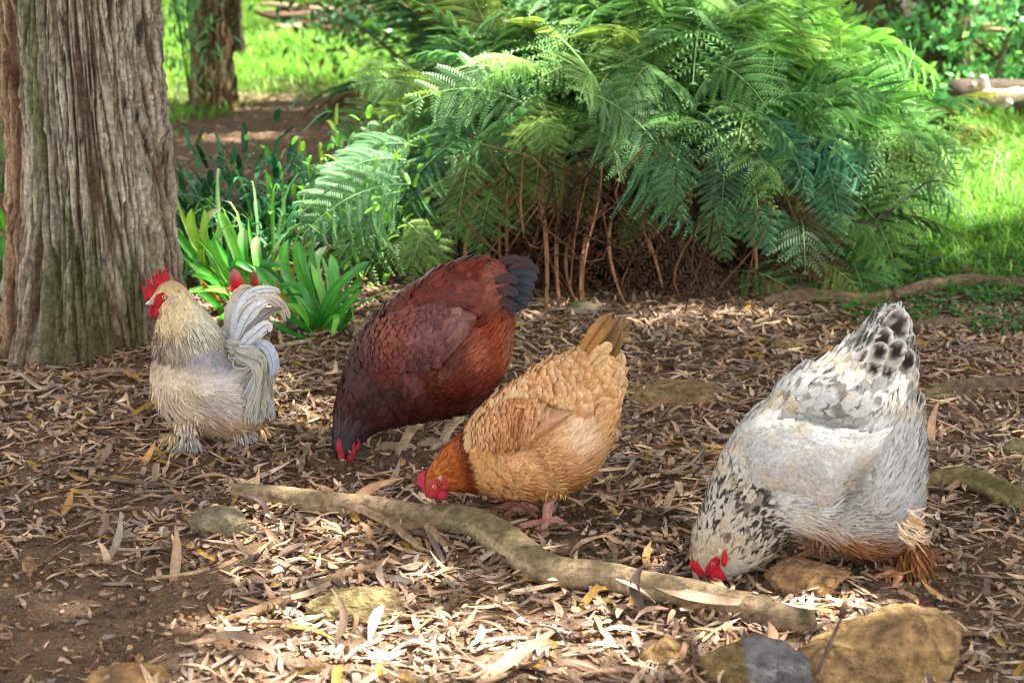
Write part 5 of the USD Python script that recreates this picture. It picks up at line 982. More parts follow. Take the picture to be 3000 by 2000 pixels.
def eye(S, parent, cx, cy, off, rad, iris=(190, 120, 60)):
    P, _ = S.surf(cx, cy); c = P + [0, rad * .35 - off, 0]; e = ball(S, c, rad, parent, 'eye', 'eye_look', lin(*iris)); 
    d = np.array([0, 0, CAM_H]) - c; d /= np.linalg.norm(d); ball(S, c + [-.0002, -rad * .62, rad * .05], rad * .52, e, 'pupil', 'eye_look', lin(14, 12, 12)); th = np.linspace(0, 2 * np.pi, 17)[:-1]
    ring = c + np.stack([np.cos(th) * rad * 1.02, 0 * th - rad * .3, np.sin(th) * rad * 1.02], -1); put('eyelid', *tube(np.vstack([ring, ring[:2]]), rad * .2, 6, caps=False), 'flesh', e, col=lin(190, 90, 80))
def beak(S, parent, pts, r0, col, dy=0., dy1=None):
    P = np.array([S.at(x_, y_, dy + ((dy if dy1 is None else dy1) - dy) * i / (len(pts) - 1)) for i, (x_, y_) in enumerate(pts)]); v, f = tube(curve(P, 10), np.linspace(1, .12, 10) ** .8 * r0, 12, flat=.8); put('beak', v, f, 'horn', parent, col=lin(*col))
def mixc(c, d, k): k = np.clip(k, 0, 1)[..., None]; return c * (1 - k) + np.asarray(d) * k
def nz(cx, cy, s, seed): return fb(cx / s, cy / s, 0, 3, seed)

# --- rooster
Yr = gp(640, 1312)[1]; KR = (380, 720, .42105)
R_ = Loft([(135, 372, 140, 400, 6, .0), (165, 335, 165, 412, 34, .0), (205, 285, 190, 440, 50, .0), (262, 245, 225, 495, 62, .0), (325, 258, 190, 530, 72, .0), (392, 318, 162, 580, 92, .0), (460, 420, 150, 650, 120, .0), (545, 505, 140, 730, 150, .01), (640, 640, 128, 830, 176, .01), (712, 760, 128, 950, 190, .015), (765, 800, 160, 1080, 198, .02), (820, 790, 230, 1180, 200, .02), (870, 760, 370, 1270, 195, .03), (920, 740, 560, 1340, 180, .035), (960, 740, 740, 1370, 150, .04), (985, 770, 870, 1300, 110, .045), (1000, 840, 930, 1150, 60, .05), (1000, 900, 970, 1000, 14, .05)], KR, Yr, 5, [(330, 960, 150, 110, 0, .012), (600, 1000, 190, 120, .3, .016), (450, 1090, 40, 150, -.5, -.012), (430, 1180, 110, 90, 0, .012), (740, 1230, 110, 100, 0, .014)])
rooster = thing('rooster', 'cream and grey rooster with tall red comb and white sickle tail, left of the hens', 'rooster', (R_.at(600, 1300)[0], Yr, ground_z(R_.at(600, 1300)[0], Yr)))
def rc(cx, cy, rnd, a, b):
    c = np.broadcast_to(lin(212, 194, 172), cx.shape + (3,)).copy(); n1 = nz(cx, cy, 60, 3)
    c = mixc(c, lin(222, 196, 160), smooth(260, 130, cx) * .8 + n1 * .6); c = mixc(c, lin(218, 212, 212), smooth(430, 640, cx) * smooth(820, 900, cy) * (1 - smooth(1080, 1250, cy)) * .7)
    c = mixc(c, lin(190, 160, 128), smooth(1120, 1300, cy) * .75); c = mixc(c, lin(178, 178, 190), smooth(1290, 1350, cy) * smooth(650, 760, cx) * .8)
    hk = (cy - (840 - .25 * (cx - 250) + 0 * cx)); neck = smooth(60, -120, cy - (700 + .22 * (cx - 250)))
    cream = mixc(np.broadcast_to(lin(214, 190, 148), c.shape), lin(220, 216, 194), smooth(320, 520, cx + .2 * (cy - 400)))
    cream = mixc(cream, lin(200, 170, 124), smooth(360, 260, cy))
    c = mixc(c, cream, neck)
    band = np.exp(-((cy - (745 + .20 * (cx - 300)) + 50 * n1) / 105) ** 2) * (cx > 120) * smooth(760, 690, cx); grey = mixc(np.broadcast_to(lin(120, 104, 92), c.shape), lin(158, 158, 172), smooth(330, 480, cx + 120 * nz(cx, cy, 30, 8))); c = mixc(c, grey, band * (.55 + .8 * rnd))
    st = neck * smooth(480, 620, cy) * (np.abs(b) < .5) * (rnd > .35); c = mixc(c, lin(70, 60, 50), st * .95)
    c = mixc(c, lin(98, 76, 58), np.exp(-((cx - 190) / 32) ** 2) * smooth(520, 580, cy) * (1 - smooth(740, 840, cy)) * .8 * (rnd > .3))
    c = mixc(c, lin(196, 180, 150), smooth(560, 760, cx) * smooth(560, 640, cy) * (1 - smooth(760, 900, cy)) * .4)
    return np.clip(c * (.86 + .28 * rnd)[..., None] * (1 + .10 * (a - .5))[..., None], 0, .9)
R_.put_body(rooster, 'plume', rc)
nk = lambda cx, cy, t, th: (t < .55) * smooth(700, 600, cy - .25 * (cx - 250)) * smooth(.13, .2, t)
plumage(R_, rooster, 'plume', rc, 100, [('body_plumage', 3600, 'round', lambda x_, y_: .030 + 0 * x_, .55, lambda cx, cy, t, th: 1.0 * (t > .3), (-.001, .003), None, .82, .22), ('soft_plumage', 4200, 'fluff', lambda x_, y_: .024 + 0 * x_, .10, lambda cx, cy, t, th: (t > .4) * smooth(700, 850, cy), (.001, .004), None, .75, .2), ('head_feather', 900, 'long', lambda x_, y_: .011 + 0 * x_, .4, lambda cx, cy, t, th: (t > .10) * (t < .3) * (1 - np.exp(-((cx - 235) / 62) ** 2 - ((cy - 372) / 52) ** 2) * 1.6 > .3), (.0, .002), None, .6, .1),
    ('neck_hackle', 2300, 'long', lambda x_, y_: .046 + 0 * x_, .15, nk, (.001, .005), None, .5, .1), ('fluff', 3000, 'fluff', lambda x_, y_: .030 + 0 * x_, .13, lambda cx, cy, t, th: (t > .42) * smooth(900, 1100, cy), (.001, .010), None, .6, .2)])
FLESH_R = lin(190, 36, 50)
slab(R_, [(112, 388), (100, 330), (90, 282), (126, 300), (112, 222), (150, 268), (168, 282), (146, 182), (182, 226), (186, 158), (216, 228), (226, 190), (248, 142), (258, 190), (276, 204), (272, 250), (240, 262), (205, 300), (196, 352), (160, 372)], .009, rooster, 'flesh', FLESH_R, 'comb', .0, inset=16, seed=2, wave=.0012)
fy = R_.surf(240, 350)[1] - Yr
slab(R_, [(188, 340), (230, 322), (285, 345), (318, 375), (300, 405), (262, 398), (230, 412), (196, 440), (165, 410), (170, 370)], .012, rooster, 'flesh', FLESH_R * .9, 'face', float(fy) + .002, inset=20, seed=3)
slab(R_, [(285, 352), (318, 362), (312, 390), (270, 418), (232, 425), (240, 405), (275, 385)], .008, rooster, 'flesh', lin(226, 190, 184), 'ear_lobe', float(fy) - .004, inset=10, seed=4)
for dy, ox in ((float(fy) * .45, 30), (-float(fy) * .6, -8)): slab(R_, [(150 + ox, 400), (195 + ox, 395), (206 + ox, 440), (202 + ox, 490), (175 + ox, 508), (142 + ox, 490), (140 + ox, 450)], .008, rooster, 'flesh', FLESH_R * 1.02, 'wattle', dy, inset=18, seed=5)
beak(R_, rooster, [(178, 375), (145, 383), (112, 408)], .0075, (196, 190, 186)); beak(R_, rooster, [(172, 396), (145, 402), (126, 408)], .005, (176, 168, 160)); eye(R_, rooster, 243, 352, .007, .0042, (206, 150, 100))
# tail: sickles, each one a feather
def tailc(base, edge, quill, mottled=0):
    def f_(A, B_, r):
        c = np.broadcast_to(lin(*base), A.shape + (3,)).copy(); c = mixc(c, lin(*edge), smooth(.55, 1, A) * .7 + .25 * np.abs(B_)); c = mixc(c, lin(*quill), (np.abs(B_) < .12) * .85)
        if mottled: c = mixc(c, lin(44, 38, 34), smooth(.02, .1, fb(A * 4 + r.rand() * 9, B_ * 1.2, 0, 3, 3)))
        return c * (1 + .06 * r.normal(size=A.shape))[..., None]
    return f_
WT = tailc((206, 210, 218), (206, 204, 202), (124, 120, 122)); WB = tailc((210, 202, 192), (176, 158, 138), (100, 88, 80)); DK = tailc((150, 144, 140), (96, 86, 78), (60, 54, 52))
for i, (pts, w, cf, d0, d1) in enumerate([([(690, 720), (690, 560), (730, 400), (800, 300), (860, 300)], 74, WB, .05, .06), ([(700, 720), (720, 560), (770, 420), (860, 330), (960, 310), (1050, 322)], 60, WT, .04, .04), ([(710, 720), (750, 560), (800, 440), (900, 370), (1010, 370), (1080, 430), (1112, 505)], 50, WB, .03, .0), ([(720, 720), (745, 600), (770, 480), (830, 390), (900, 370)], 84, WT, .02, .02), ([(730, 720), (780, 600), (830, 500), (900, 420), (965, 385)], 80, WT, .0, -.02), ([(740, 720), (800, 640), (870, 540), (940, 470), (1030, 440)], 56, DK, -.01, -.03), ([(740, 740), (820, 660), (890, 600), (960, 560), (975, 600)], 76, WT, -.02, -.05),
        ([(670, 690), (655, 640), (640, 560)], 36, tailc((190, 190, 196), (150, 150, 156), (90, 90, 96)), .02, .03), ([(690, 700), (700, 600), (695, 500), (690, 440)], 44, WT, .06, .08), ([(740, 750), (840, 690), (930, 690), (990, 760), (1000, 900)], 66, tailc((206, 212, 226), (170, 176, 190), (140, 140, 150)), .0, -.03)]):
    jr = np.random.RandomState(i)
    for kk in range(2):
        off = jr.normal(0, 9, 2) * kk; pq = [(x_ + off[0] * q_ * 1.6, y_ + off[1] * q_ * 1.6) for q_, (x_, y_) in zip(np.linspace(0, 1, len(pts)), pts)]; tv = blade(R_, pq, w * (1.25 - .3 * kk), cf, d0 - .006 * kk, d1 - .006 * kk, seed=i + 40 * kk, cup=.06, n=22, m=9, tip=.62); put('tail_feather', *tv[:2], 'plume', rooster, col=tv[2])
# saddle hackles: long, narrow, falling over the flank
bag = Bag(); rr0 = np.random.RandomState(4)
for i in range(330):
    k = rr0.rand() ** .8; A0 = np.array([670 + 90 * k + rr0.normal(0, 16), 680 + 60 * k + rr0.normal(0, 20)]); m1 = A0 + np.array([120 + 70 * rr0.rand() * (1 - .5 * k), 20 + 70 * k]); end = np.array([990 - 170 * k + rr0.normal(0, 26), 800 + 420 * rr0.rand() ** .7 + 40 * k]); m2 = np.array([(m1[0] + end[0]) / 2 + 26, (m1[1] + end[1]) / 2 - 26])
    base = [(212, 216, 224), (222, 216, 186), (214, 210, 206), (170, 162, 152), (204, 206, 212), (222, 214, 188)][rr0.randint(6)]; dy = float(R_.surf(m2[0] - 30, m2[1])[1] - Yr) - .012; dye = min(dy, float(R_.surf(min(end[0], 930), end[1])[1] - Yr)) - .012
    bag.add(*blade(R_, [A0, m1, m2, end], rr0.uniform(14, 30), tailc(base, base, [q * .6 for q in base]), .0 * k + .01 - .07 * k, dye, n=10, m=3, seed=i, tip=.55))
bag.put('saddle_hackle', 'plume', rooster, kind='stuff')
def feathered_foot(S, parent, c, seed, cols, n=70, L=.05, spread=(100, 330), up=.05, name='foot_feather', reach=.03):
    r = np.random.RandomState(seed); bag = Bag()
    for i in range(n):
        a = math.radians(r.uniform(*spread)); o = np.array([math.cos(a), -abs(math.sin(a)) if math.sin(a) > 0 and r.rand() < .8 else math.sin(a), 0]); s0 = c + o * r.uniform(.0, reach) * .5 + [0, 0, r.uniform(.005, up)]; e = s0 + o * L * r.uniform(.5, 1.1) - [0, 0, r.uniform(.3, 1.) * s0[2] + .0]; e[2] = max(e[2], c[2] - .002 + .003 * r.rand()); mid = (s0 + e) / 2 + [0, 0, .012 * r.rand()]
        cc = lin(*cols[r.randint(len(cols))]) * r.uniform(.75, 1.15); v, f, k = strap([s0, mid, e], L * r.uniform(.05, .17), cc, up=o * .3 + np.array([0, 0, 1.]), n=7, tip=.35, cup=.2); bag.add(v, f, k)
    bag.put(name, 'plume', parent, kind='stuff')
gz = lambda p: np.array([p[0], p[1], float(ground_z(p[0], p[1])) + .001])
for (cx_, cy_, hy, sd, cols, spr) in [(420, 1420, -.045, 1, [(176, 172, 168), (160, 152, 144), (196, 184, 164)], (200, 340)), (330, 1385, -.02, 2, [(212, 184, 140), (190, 158, 116), (222, 200, 160)], (130, 300)), (800, 1365, -.01, 3, [(190, 188, 186), (170, 168, 168)], (180, 350)), (890, 1340, .02, 4, [(196, 168, 128), (176, 146, 108)], (230, 380))]:
    f0 = gz(gp(R_.cx + R_.k * cx_, R_.cy + R_.k * (cy_ + 22))); feathered_foot(R_, rooster, f0, sd, cols, 100, .03, spr, .035)
for nm_, hx, hy_, fx, fy_, dd in [('leg', 410, 1130, 400, 1430, .0), ('leg', 740, 1180, 780, 1400, .04)]:
    f0 = gz(gp(R_.cx + R_.k * fx, R_.cy + R_.k * fy_)); hp = R_.at(hx, hy_, dd); leg(R_, rooster, hp, f0 + [.004, 0, .03], f0 + [0, 0, .004], [(math.pi * 1.05, .05), (math.pi * .85, .045), (math.pi * 1.3, .045), (.1, .025)], .009, .006, (196, 176, 150))
    fluffy(rooster, hp, f0 + [.002, 0, .02], [.045, .034, .024, .016], [(206, 184, 156), (196, 170, 140), (196, 190, 186), (216, 202, 184)], 260, int(fx), (.008, .02))
# --- dark red hen
Yh = gp(1215, 1318)[1]; KH = (940, 720, .44643)
H_ = Loft([(125, 1425, 165, 1430, 10, -.085), (98, 1385, 200, 1405, 38, -.08), (80, 1320, 238, 1360, 62, -.075), (76, 1240, 258, 1310, 72, -.065), (84, 1150, 310, 1275, 84, -.055), (104, 1030, 400, 1225, 112, -.045), (140, 900, 500, 1195, 150, -.035), (195, 745, 610, 1172, 188, -.02), (280, 580, 740, 1150, 218, -.01), (400, 430, 880, 1128, 238, .0), (560, 295, 1010, 1085, 245, .01), (720, 200, 1110, 980, 238, .02), (870, 135, 1190, 860, 215, .03), (990, 105, 1235, 740, 185, .04), (1070, 97, 1245, 630, 150, .05), (1130, 112, 1250, 530, 112, .055), (1185, 150, 1258, 440, 78, .06), (1230, 220, 1262, 350, 36, .065)], KH, Yh, 8, [(880, 900, 150, 190, -.4, .030), (600, 1000, 130, 120, .4, .014), (720, 930, 40, 170, -.5, -.020), (640, 610, 260, 150, -.35, .014), (980, 560, 60, 220, -.5, -.016), (1080, 380, 110, 130, 0, .012)])
hen_r = thing('hen', 'glossy dark red hen with black tail, head down beside the rooster', 'hen', (H_.at(760, 1340)[0], Yh, ground_z(H_.at(760, 1340)[0], Yh)))
def hc(cx, cy, rnd, a, b):
    n1 = nz(cx, cy, 70, 13); c = np.broadcast_to(lin(112, 46, 32), cx.shape + (3,)).copy()
    c = mixc(c, lin(124, 56, 42), smooth(780, 1000, cx) * smooth(420, 300, cy) * (.4 + .6 * rnd)); c = mixc(c, lin(184, 88, 50), smooth(880, 1020, cx) * smooth(470, 540, cy) * (1 - smooth(760, 900, cy)) * (.55 + .45 * rnd)); c = mixc(c, lin(176, 120, 88), smooth(1130, 1230, cx + 40 * n1) * smooth(520, 620, cy) * .8)
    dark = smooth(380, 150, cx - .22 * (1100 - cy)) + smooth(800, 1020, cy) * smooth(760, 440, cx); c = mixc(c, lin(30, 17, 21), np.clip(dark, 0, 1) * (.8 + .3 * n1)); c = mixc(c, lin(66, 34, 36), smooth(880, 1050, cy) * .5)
    c = mixc(c, lin(70, 52, 58), smooth(1050, 1150, cy) * smooth(330, 200, cx) * .6); c = mixc(c, lin(26, 26, 36), smooth(1180, 1240, cy - .0 * cx) * smooth(300, 150, abs(cx - 120)) * .7)
    c = mixc(c, lin(58, 20, 20), smooth(.6, 1., a) * .35); return np.clip(c * (.7 + .6 * rnd)[..., None] * .85, .002, .9)
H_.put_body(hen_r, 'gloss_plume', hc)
wedge = lambda cx, cy: (cy - 400) / 800
plumage(H_, hen_r, 'gloss_plume', hc, 200, [('body_plumage', 3900, 'round', lambda x_, y_: .030 + .012 * smooth(500, 1000, x_), .6, lambda cx, cy, t, th: 1.0 * (t > .28), (-.001, .005), None, .5, .12), ('neck_hackle', 1500, 'long', lambda x_, y_: .032 + 0 * x_, .2, lambda cx, cy, t, th: (t > .2) * (t < .5), (.0, .004), None, .5, .08), ('head_feather', 700, 'long', lambda x_, y_: .010 + 0 * x_, .4, lambda cx, cy, t, th: (t > .1) * (t < .27), (.0, .0015), None, .6, .1),
    ('fluff', 3600, 'fluff', lambda x_, y_: .034 + 0 * x_, .12, lambda cx, cy, t, th: (t > .5) * smooth(480, 640, cy) * smooth(650, 900, cx) * smooth(1090, 1020, cy), (.001, .010), None, .6, .2), ('saddle_feather', 620, 'round', lambda x_, y_: .050 + 0 * x_, .46, lambda cx, cy, t, th: (t > .62) * (t < .93) * smooth(520, 440, cy), (.002, .008), None, .4, .06)])
def hwc(cx, cy, rnd, a, b):
    n1 = nz(cx, cy, 60, 15); c = np.broadcast_to(lin(118, 56, 40), cx.shape + (3,)).copy(); c = mixc(c, lin(112, 72, 72), smooth(480, 680, cx + .3 * (cy - 600)) * .9); c = mixc(c, lin(150, 106, 98), smooth(840, 930, cx) * .6); c = mixc(c, lin(110, 92, 110), smooth(.55, 1, a) * smooth(640, 760, cy) * .5)
    c = mixc(c, lin(62, 26, 24), smooth(420, 300, cx) * .7); return np.clip(c * (.75 + .5 * rnd)[..., None], .002, .9)
HWt, HWb = [(270, 640), (360, 520), (480, 440), (620, 400), (760, 398), (900, 412), (1022, 458)], [(270, 720), (390, 800), (520, 815), (640, 805), (760, 790), (900, 660), (1018, 500)]
for far in (0, 1): Wing(H_, HWt, HWb, .028, far, .0, .013).build(hen_r, 'gloss_plume', hwc, 210 + far, 620 if not far else 200, 9, .105)
BT = tailc((40, 50, 62), (58, 52, 56), (24, 26, 32)); BR = tailc((70, 40, 36), (44, 36, 40), (30, 24, 26))
for i, (pts, w, cf, d0, d1) in enumerate([([(1130, 260), (1230, 180), (1330, 140), (1432, 185)], 84, BR, .06, .05), ([(1130, 240), (1200, 150), (1290, 110), (1400, 130)], 80, BR, .08, .09), ([(1110, 200), (1170, 120), (1230, 95), (1330, 112)], 70, BR, .07, .08), ([(1140, 280), (1240, 220), (1330, 200), (1420, 225)], 88, BT, .045, .03), ([(1140, 300), (1250, 260), (1330, 255), (1400, 285)], 90, BT, .035, .02), ([(1150, 330), (1250, 310), (1320, 315), (1385, 345)], 88, BT, .03, .01), ([(1150, 350), (1230, 350), (1300, 370), (1350, 410)], 84, BT, .02, .0), ([(1150, 370), (1210, 380), (1260, 400), (1300, 432)], 70, BT, .015, -.005), ([(1130, 350), (1190, 360), (1250, 385), (1292, 415)], 56, BR, .0, -.02), ([(1120, 310), (1190, 290), (1260, 300), (1290, 330)], 60, BR, .0, -.02), ([(1100, 260), (1180, 220), (1250, 215), (1290, 250)], 60, BR, .005, -.01)]):
    put('tail_feather', *blade(H_, pts, w, cf, d0, d1, seed=30 + i, cup=.15)[:2], 'gloss_plume', hen_r, col=blade(H_, pts, w, cf, d0, d1, seed=30 + i, cup=.15)[2])
yh = lambda x_, y_: float(H_.surf(x_, y_)[1] - Yh)
FR = lin(190, 52, 66)
def ridge(S, name, pts, rad, parent, col, off=.0, lump=.3, flat=1., seed=1):
    P = curve(np.array([S.surf(x_, y_, off)[0] for x_, y_ in pts]), 24); v, f = tube(P, interp(rad, 24), 10, lump, seed, flat, freq=120); c = np.array(col) * (1 + .6 * fb(v[:, 0] * 90, v[:, 1] * 90, v[:, 2] * 90, 3, 5))[:, None]; return put(name, v, f, 'flesh', parent, col=np.clip(c, 0, .9))
ridge(H_, 'comb', [(128, 1258), (118, 1290), (124, 1330), (134, 1370), (138, 1410), (142, 1440)], [.002, .0058, .0065, .0068, .0062, .004], hen_r, FR, -.001, .5)
ridge(H_, 'face', [(232, 1268), (246, 1300), (226, 1330), (200, 1370), (185, 1410), (170, 1438)], [.002, .0045, .0055, .0075, .007, .004], hen_r, FR * .85, -.001, .5, seed=2); ridge(H_, 'wattle', [(222, 1290), (214, 1320), (218, 1350), (232, 1330), (248, 1305), (240, 1270)], [.002, .003, .003, .003, .003, .002], hen_r, FR * .9, .001, .4, seed=3)
eye(H_, hen_r, 186, 1352, .0, .0036, (170, 120, 60)); beak(H_, hen_r, [(150, 1418), (152, 1440), (160, 1476)], .0075, (96, 84, 80), -.1, -.1)
for nm_, hx, hy_, fx, fy_, dd, tz in [('leg', 640, 1150, 530, 1335, -.03, [(math.pi * 1.08, .062), (math.pi * .86, .052), (math.pi * 1.45, .046), (.25, .03)]), ('leg', 900, 1120, 790, 1310, .06, [(math.pi * 1.05, .06), (math.pi * .8, .05), (math.pi * 1.35, .05), (.2, .03)])]:
    f0 = gz(gp(H_.cx + H_.k * fx, H_.cy + H_.k * fy_)); leg(H_, hen_r, H_.at(hx, hy_, dd), f0 + [.022, .0, .045], f0 + [0, 0, .004], tz, .0115, .0082, (178, 156, 126))

# --- buff hen
Yb_ = gp(1580, 1535)[1]; KB = (1180, 880, .45918)
B_ = Loft([(168, 1262, 210, 1268, 8, .05), (150, 1225, 236, 1255, 34, .05), (143, 1165, 268, 1235, 52, .05), (158, 1095, 300, 1220, 62, .05), (205, 1020, 345, 1218, 80, .045), (275, 940, 420, 1235, 108, .04), (350, 872, 510, 1250, 142, .03), (430, 795, 620, 1262, 178, .02), (550, 685, 760, 1270, 210, .01), (690, 580, 900, 1262, 228, .0), (820, 480, 1040, 1225, 235, .0), (940, 405, 1160, 1150, 228, .0), (1040, 362, 1250, 1040, 205, .0), (1120, 345, 1320, 890, 170, .0), (1180, 330, 1365, 740, 130, .01), (1240, 330, 1385, 620, 92, .01), (1290, 345, 1392, 520, 58, .015), (1330, 375, 1390, 440, 24, .02)], KB, Yb_, 11, [(1020, 960, 170, 190, -.3, .024), (700, 1090, 150, 120, .4, .014), (860, 1030, 40, 150, -.5, -.016), (1120, 620, 190, 130, -.6, .014), (960, 700, 140, 40, .3, -.012)])
hen_b = thing('hen', 'buff hen with rust-brown neck and pink comb, pecking beside the thick root', 'hen', (B_.at(900, 1400)[0], Yb_, ground_z(B_.at(900, 1400)[0], Yb_)))
def bc(cx, cy, rnd, a, b):
    n1 = nz(cx, cy, 70, 23); c = np.broadcast_to(lin(214, 162, 108), cx.shape + (3,)).copy(); c = mixc(c, lin(232, 194, 148), smooth(.1, -.15, n1) * .5)
    c = mixc(c, lin(240, 214, 184), np.exp(-((cx - 1130) / 110) ** 2 - ((cy - 850) / 130) ** 2) * .9); c = mixc(c, lin(190, 142, 84), smooth(900, 1000, cy) * smooth(800, 500, cx) * .7); c = mixc(c, lin(212, 182, 130), smooth(1180, 1330, cx) * smooth(700, 900, cy) * .8)
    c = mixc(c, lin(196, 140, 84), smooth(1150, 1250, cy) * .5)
    edge = cx - (400 + .17 * (cy - 820)) + 22 * nz(cx, cy, 25, 9); neck = smooth(14, -14, edge); rust = mixc(np.broadcast_to(lin(172, 92, 40), c.shape), lin(84, 30, 12), smooth(.45, .95, 1 + edge / 190) * (.75 + .5 * rnd) ); rust = mixc(rust, lin(206, 134, 66), (rnd > .6) * smooth(-120, -190, edge) * .6); rust = mixc(rust, lin(112, 48, 22), smooth(.6, 1, a) * smooth(900, 1100, cy + 0 * cx) * .5)
    c = mixc(c, rust, neck); sh_ = (1 - neck) * smooth(.3, .9, a); c = mixc(c, lin(232, 194, 146), sh_ * smooth(.68, .98, a) * .65 * smooth(900, 700, cy)); c = mixc(c, lin(168, 112, 62), (1 - neck) * np.exp(-((a - .5) / .28) ** 2) * .75 * smooth(820, 600, cy) * smooth(700, 800, cx))
    return np.clip(c * (.84 + .32 * rnd)[..., None], .002, .9)
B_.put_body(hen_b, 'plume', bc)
plumage(B_, hen_b, 'plume', bc, 300, [('body_plumage', 3800, 'round', lambda x_, y_: .032 + 0 * x_, .7, lambda cx, cy, t, th: 1.0 * (t > .36), (-.001, .0055), None, .5, .10), ('neck_hackle', 2600, 'long', lambda x_, y_: .026 + 0 * x_, .2, lambda cx, cy, t, th: (t > .2) * (t < .42), (.0, .003), None, .55, .08), ('head_feather', 700, 'long', lambda x_, y_: .009 + 0 * x_, .4, lambda cx, cy, t, th: (t > .14) * (t < .24) * smooth(260, 180, cx + .55 * (cy - 1080)), (.0, .0014), None, .6, .1),
    ('saddle_feather', 1100, 'round', lambda x_, y_: .025 + .018 * smooth(900, 1250, x_), .72, lambda cx, cy, t, th: (t > .5) * (t < .93) * smooth(30, -30, cy - (640 + .35 * (cx - 800))) * smooth(740, 800, cx), (.003, .009), None, .4, .04), ('fluff', 3400, 'fluff', lambda x_, y_: .036 + 0 * x_, .12, lambda cx, cy, t, th: (t > .45) * smooth(760, 960, cy) * smooth(560, 800, cx), (.001, .012), None, .6, .2)])
def bwc(cx, cy, rnd, a, b):
    c = np.broadcast_to(lin(204, 142, 90), cx.shape + (3,)).copy(); c = mixc(c, lin(216, 168, 116), smooth(620, 480, cx) * .6); c = mixc(c, lin(216, 168, 128), smooth(780, 900, cx + .35 * (cy - 700)) * .9); c = mixc(c, lin(236, 200, 160), smooth(.7, 1, a) * .5); c = mixc(c, lin(160, 100, 56), np.exp(-((a - .4) / .25) ** 2) * .4 * smooth(860, 760, cx)); return np.clip(c * (.85 + .3 * rnd)[..., None], .002, .9)
BWt, BWb = [(420, 850), (500, 740), (600, 670), (700, 632), (800, 645), (930, 680), (1092, 712)], [(415, 890), (480, 930), (580, 945), (680, 945), (760, 942), (880, 862), (1088, 722)]
for far in (0, 1): Wing(B_, BWt, BWb, .022, far, .2, .010).build(hen_b, 'plume', bwc, 310 + far, 560 if not far else 200, 8, .105)
OT = tailc((170, 122, 68), (128, 96, 56), (104, 72, 40)); OL = tailc((118, 92, 58), (132, 108, 74), (74, 58, 38)); PB = tailc((206, 168, 120), (222, 190, 150), (180, 140, 96))
for i, (pts, w, cf, d0, d1) in enumerate([([(1180, 420), (1260, 300), (1350, 190), (1425, 110)], 80, OL, .05, .06), ([(1200, 430), (1300, 310), (1390, 210), (1448, 150)], 74, OL, .06, .08), ([(1180, 420), (1270, 290), (1340, 190), (1392, 98)], 86, OL, .03, .03), ([(1120, 400), (1180, 290), (1250, 190), (1325, 92)], 104, OT, -.01, -.02), ([(1240, 460), (1320, 360), (1370, 270), (1395, 190)], 70, OL, .01, .0), ([(1190, 430), (1250, 350), (1290, 310), (1332, 275)], 76, PB, -.03, -.05), ([(1210, 450), (1260, 400), (1290, 380), (1312, 362)], 64, PB, -.04, -.06), ([(1280, 560), (1340, 500), (1380, 420), (1398, 330)], 70, PB, .0, .01), ([(1270, 600), (1340, 560), (1380, 500), (1392, 440)], 70, PB, -.02, -.03), ([(1290, 640), (1340, 610), (1375, 590), (1394, 590)], 60, PB, -.02, -.03)]):
    put('tail_feather', *blade(B_, pts, w, cf, d0, d1, seed=50 + i, cup=.18)[:2], 'plume', hen_b, col=blade(B_, pts, w, cf, d0, d1, seed=50 + i, cup=.18)[2])
yb = lambda x_, y_: float(B_.surf(x_, y_)[1] - Yb_); FB = lin(212, 62, 84)
slab(B_, [(150, 1255), (130, 1205), (84, 1165), (82, 1150), (112, 1158), (108, 1142), (78, 1126), (98, 1122), (118, 1128), (96, 1098), (124, 1108), (122, 1082), (150, 1085), (156, 1110), (150, 1150), (170, 1200), (176, 1250)], .008, hen_b, 'flesh', FB, 'comb', .05, inset=14, seed=12, wave=.001)
slab(B_, [(168, 1262), (170, 1200), (172, 1160), (196, 1130), (240, 1118), (262, 1140), (256, 1190), (232, 1225), (210, 1262)], .010, hen_b, 'flesh', FB * .95, 'face', yb(215, 1190) + .002, inset=22, seed=13); slab(B_, [(222, 1262), (226, 1225), (252, 1212), (286, 1216), (292, 1240), (280, 1266), (248, 1274)], .008, hen_b, 'flesh', FB * .95, 'wattle', yb(250, 1235) - .006, inset=16, seed=14); slab(B_, [(196, 1268), (200, 1230), (220, 1222), (240, 1240), (232, 1270)], .006, hen_b, 'flesh', FB * .85, 'wattle', .05 + .012, inset=14, seed=15)
slab(B_, [(258, 1195), (252, 1140), (266, 1118), (286, 1140), (294, 1180), (280, 1206)], .007, hen_b, 'flesh', FB, 'ear_lobe', yb(268, 1160) - .004, inset=12, seed=16); slab(B_, [(226, 1140), (236, 1114), (252, 1122), (248, 1148)], .006, hen_b, 'flesh', lin(220, 186, 150), 'ear_tuft', yb(240, 1130) - .004, inset=10, seed=17)
eye(B_, hen_b, 203, 1180, .006, .0042, (196, 150, 90)); beak(B_, hen_b, [(192, 1238), (188, 1262), (186, 1288)], .0075, (214, 190, 176), .048, .048); beak(B_, hen_b, [(206, 1250), (200, 1270), (194, 1286)], .005, (226, 210, 200), .05, .05)
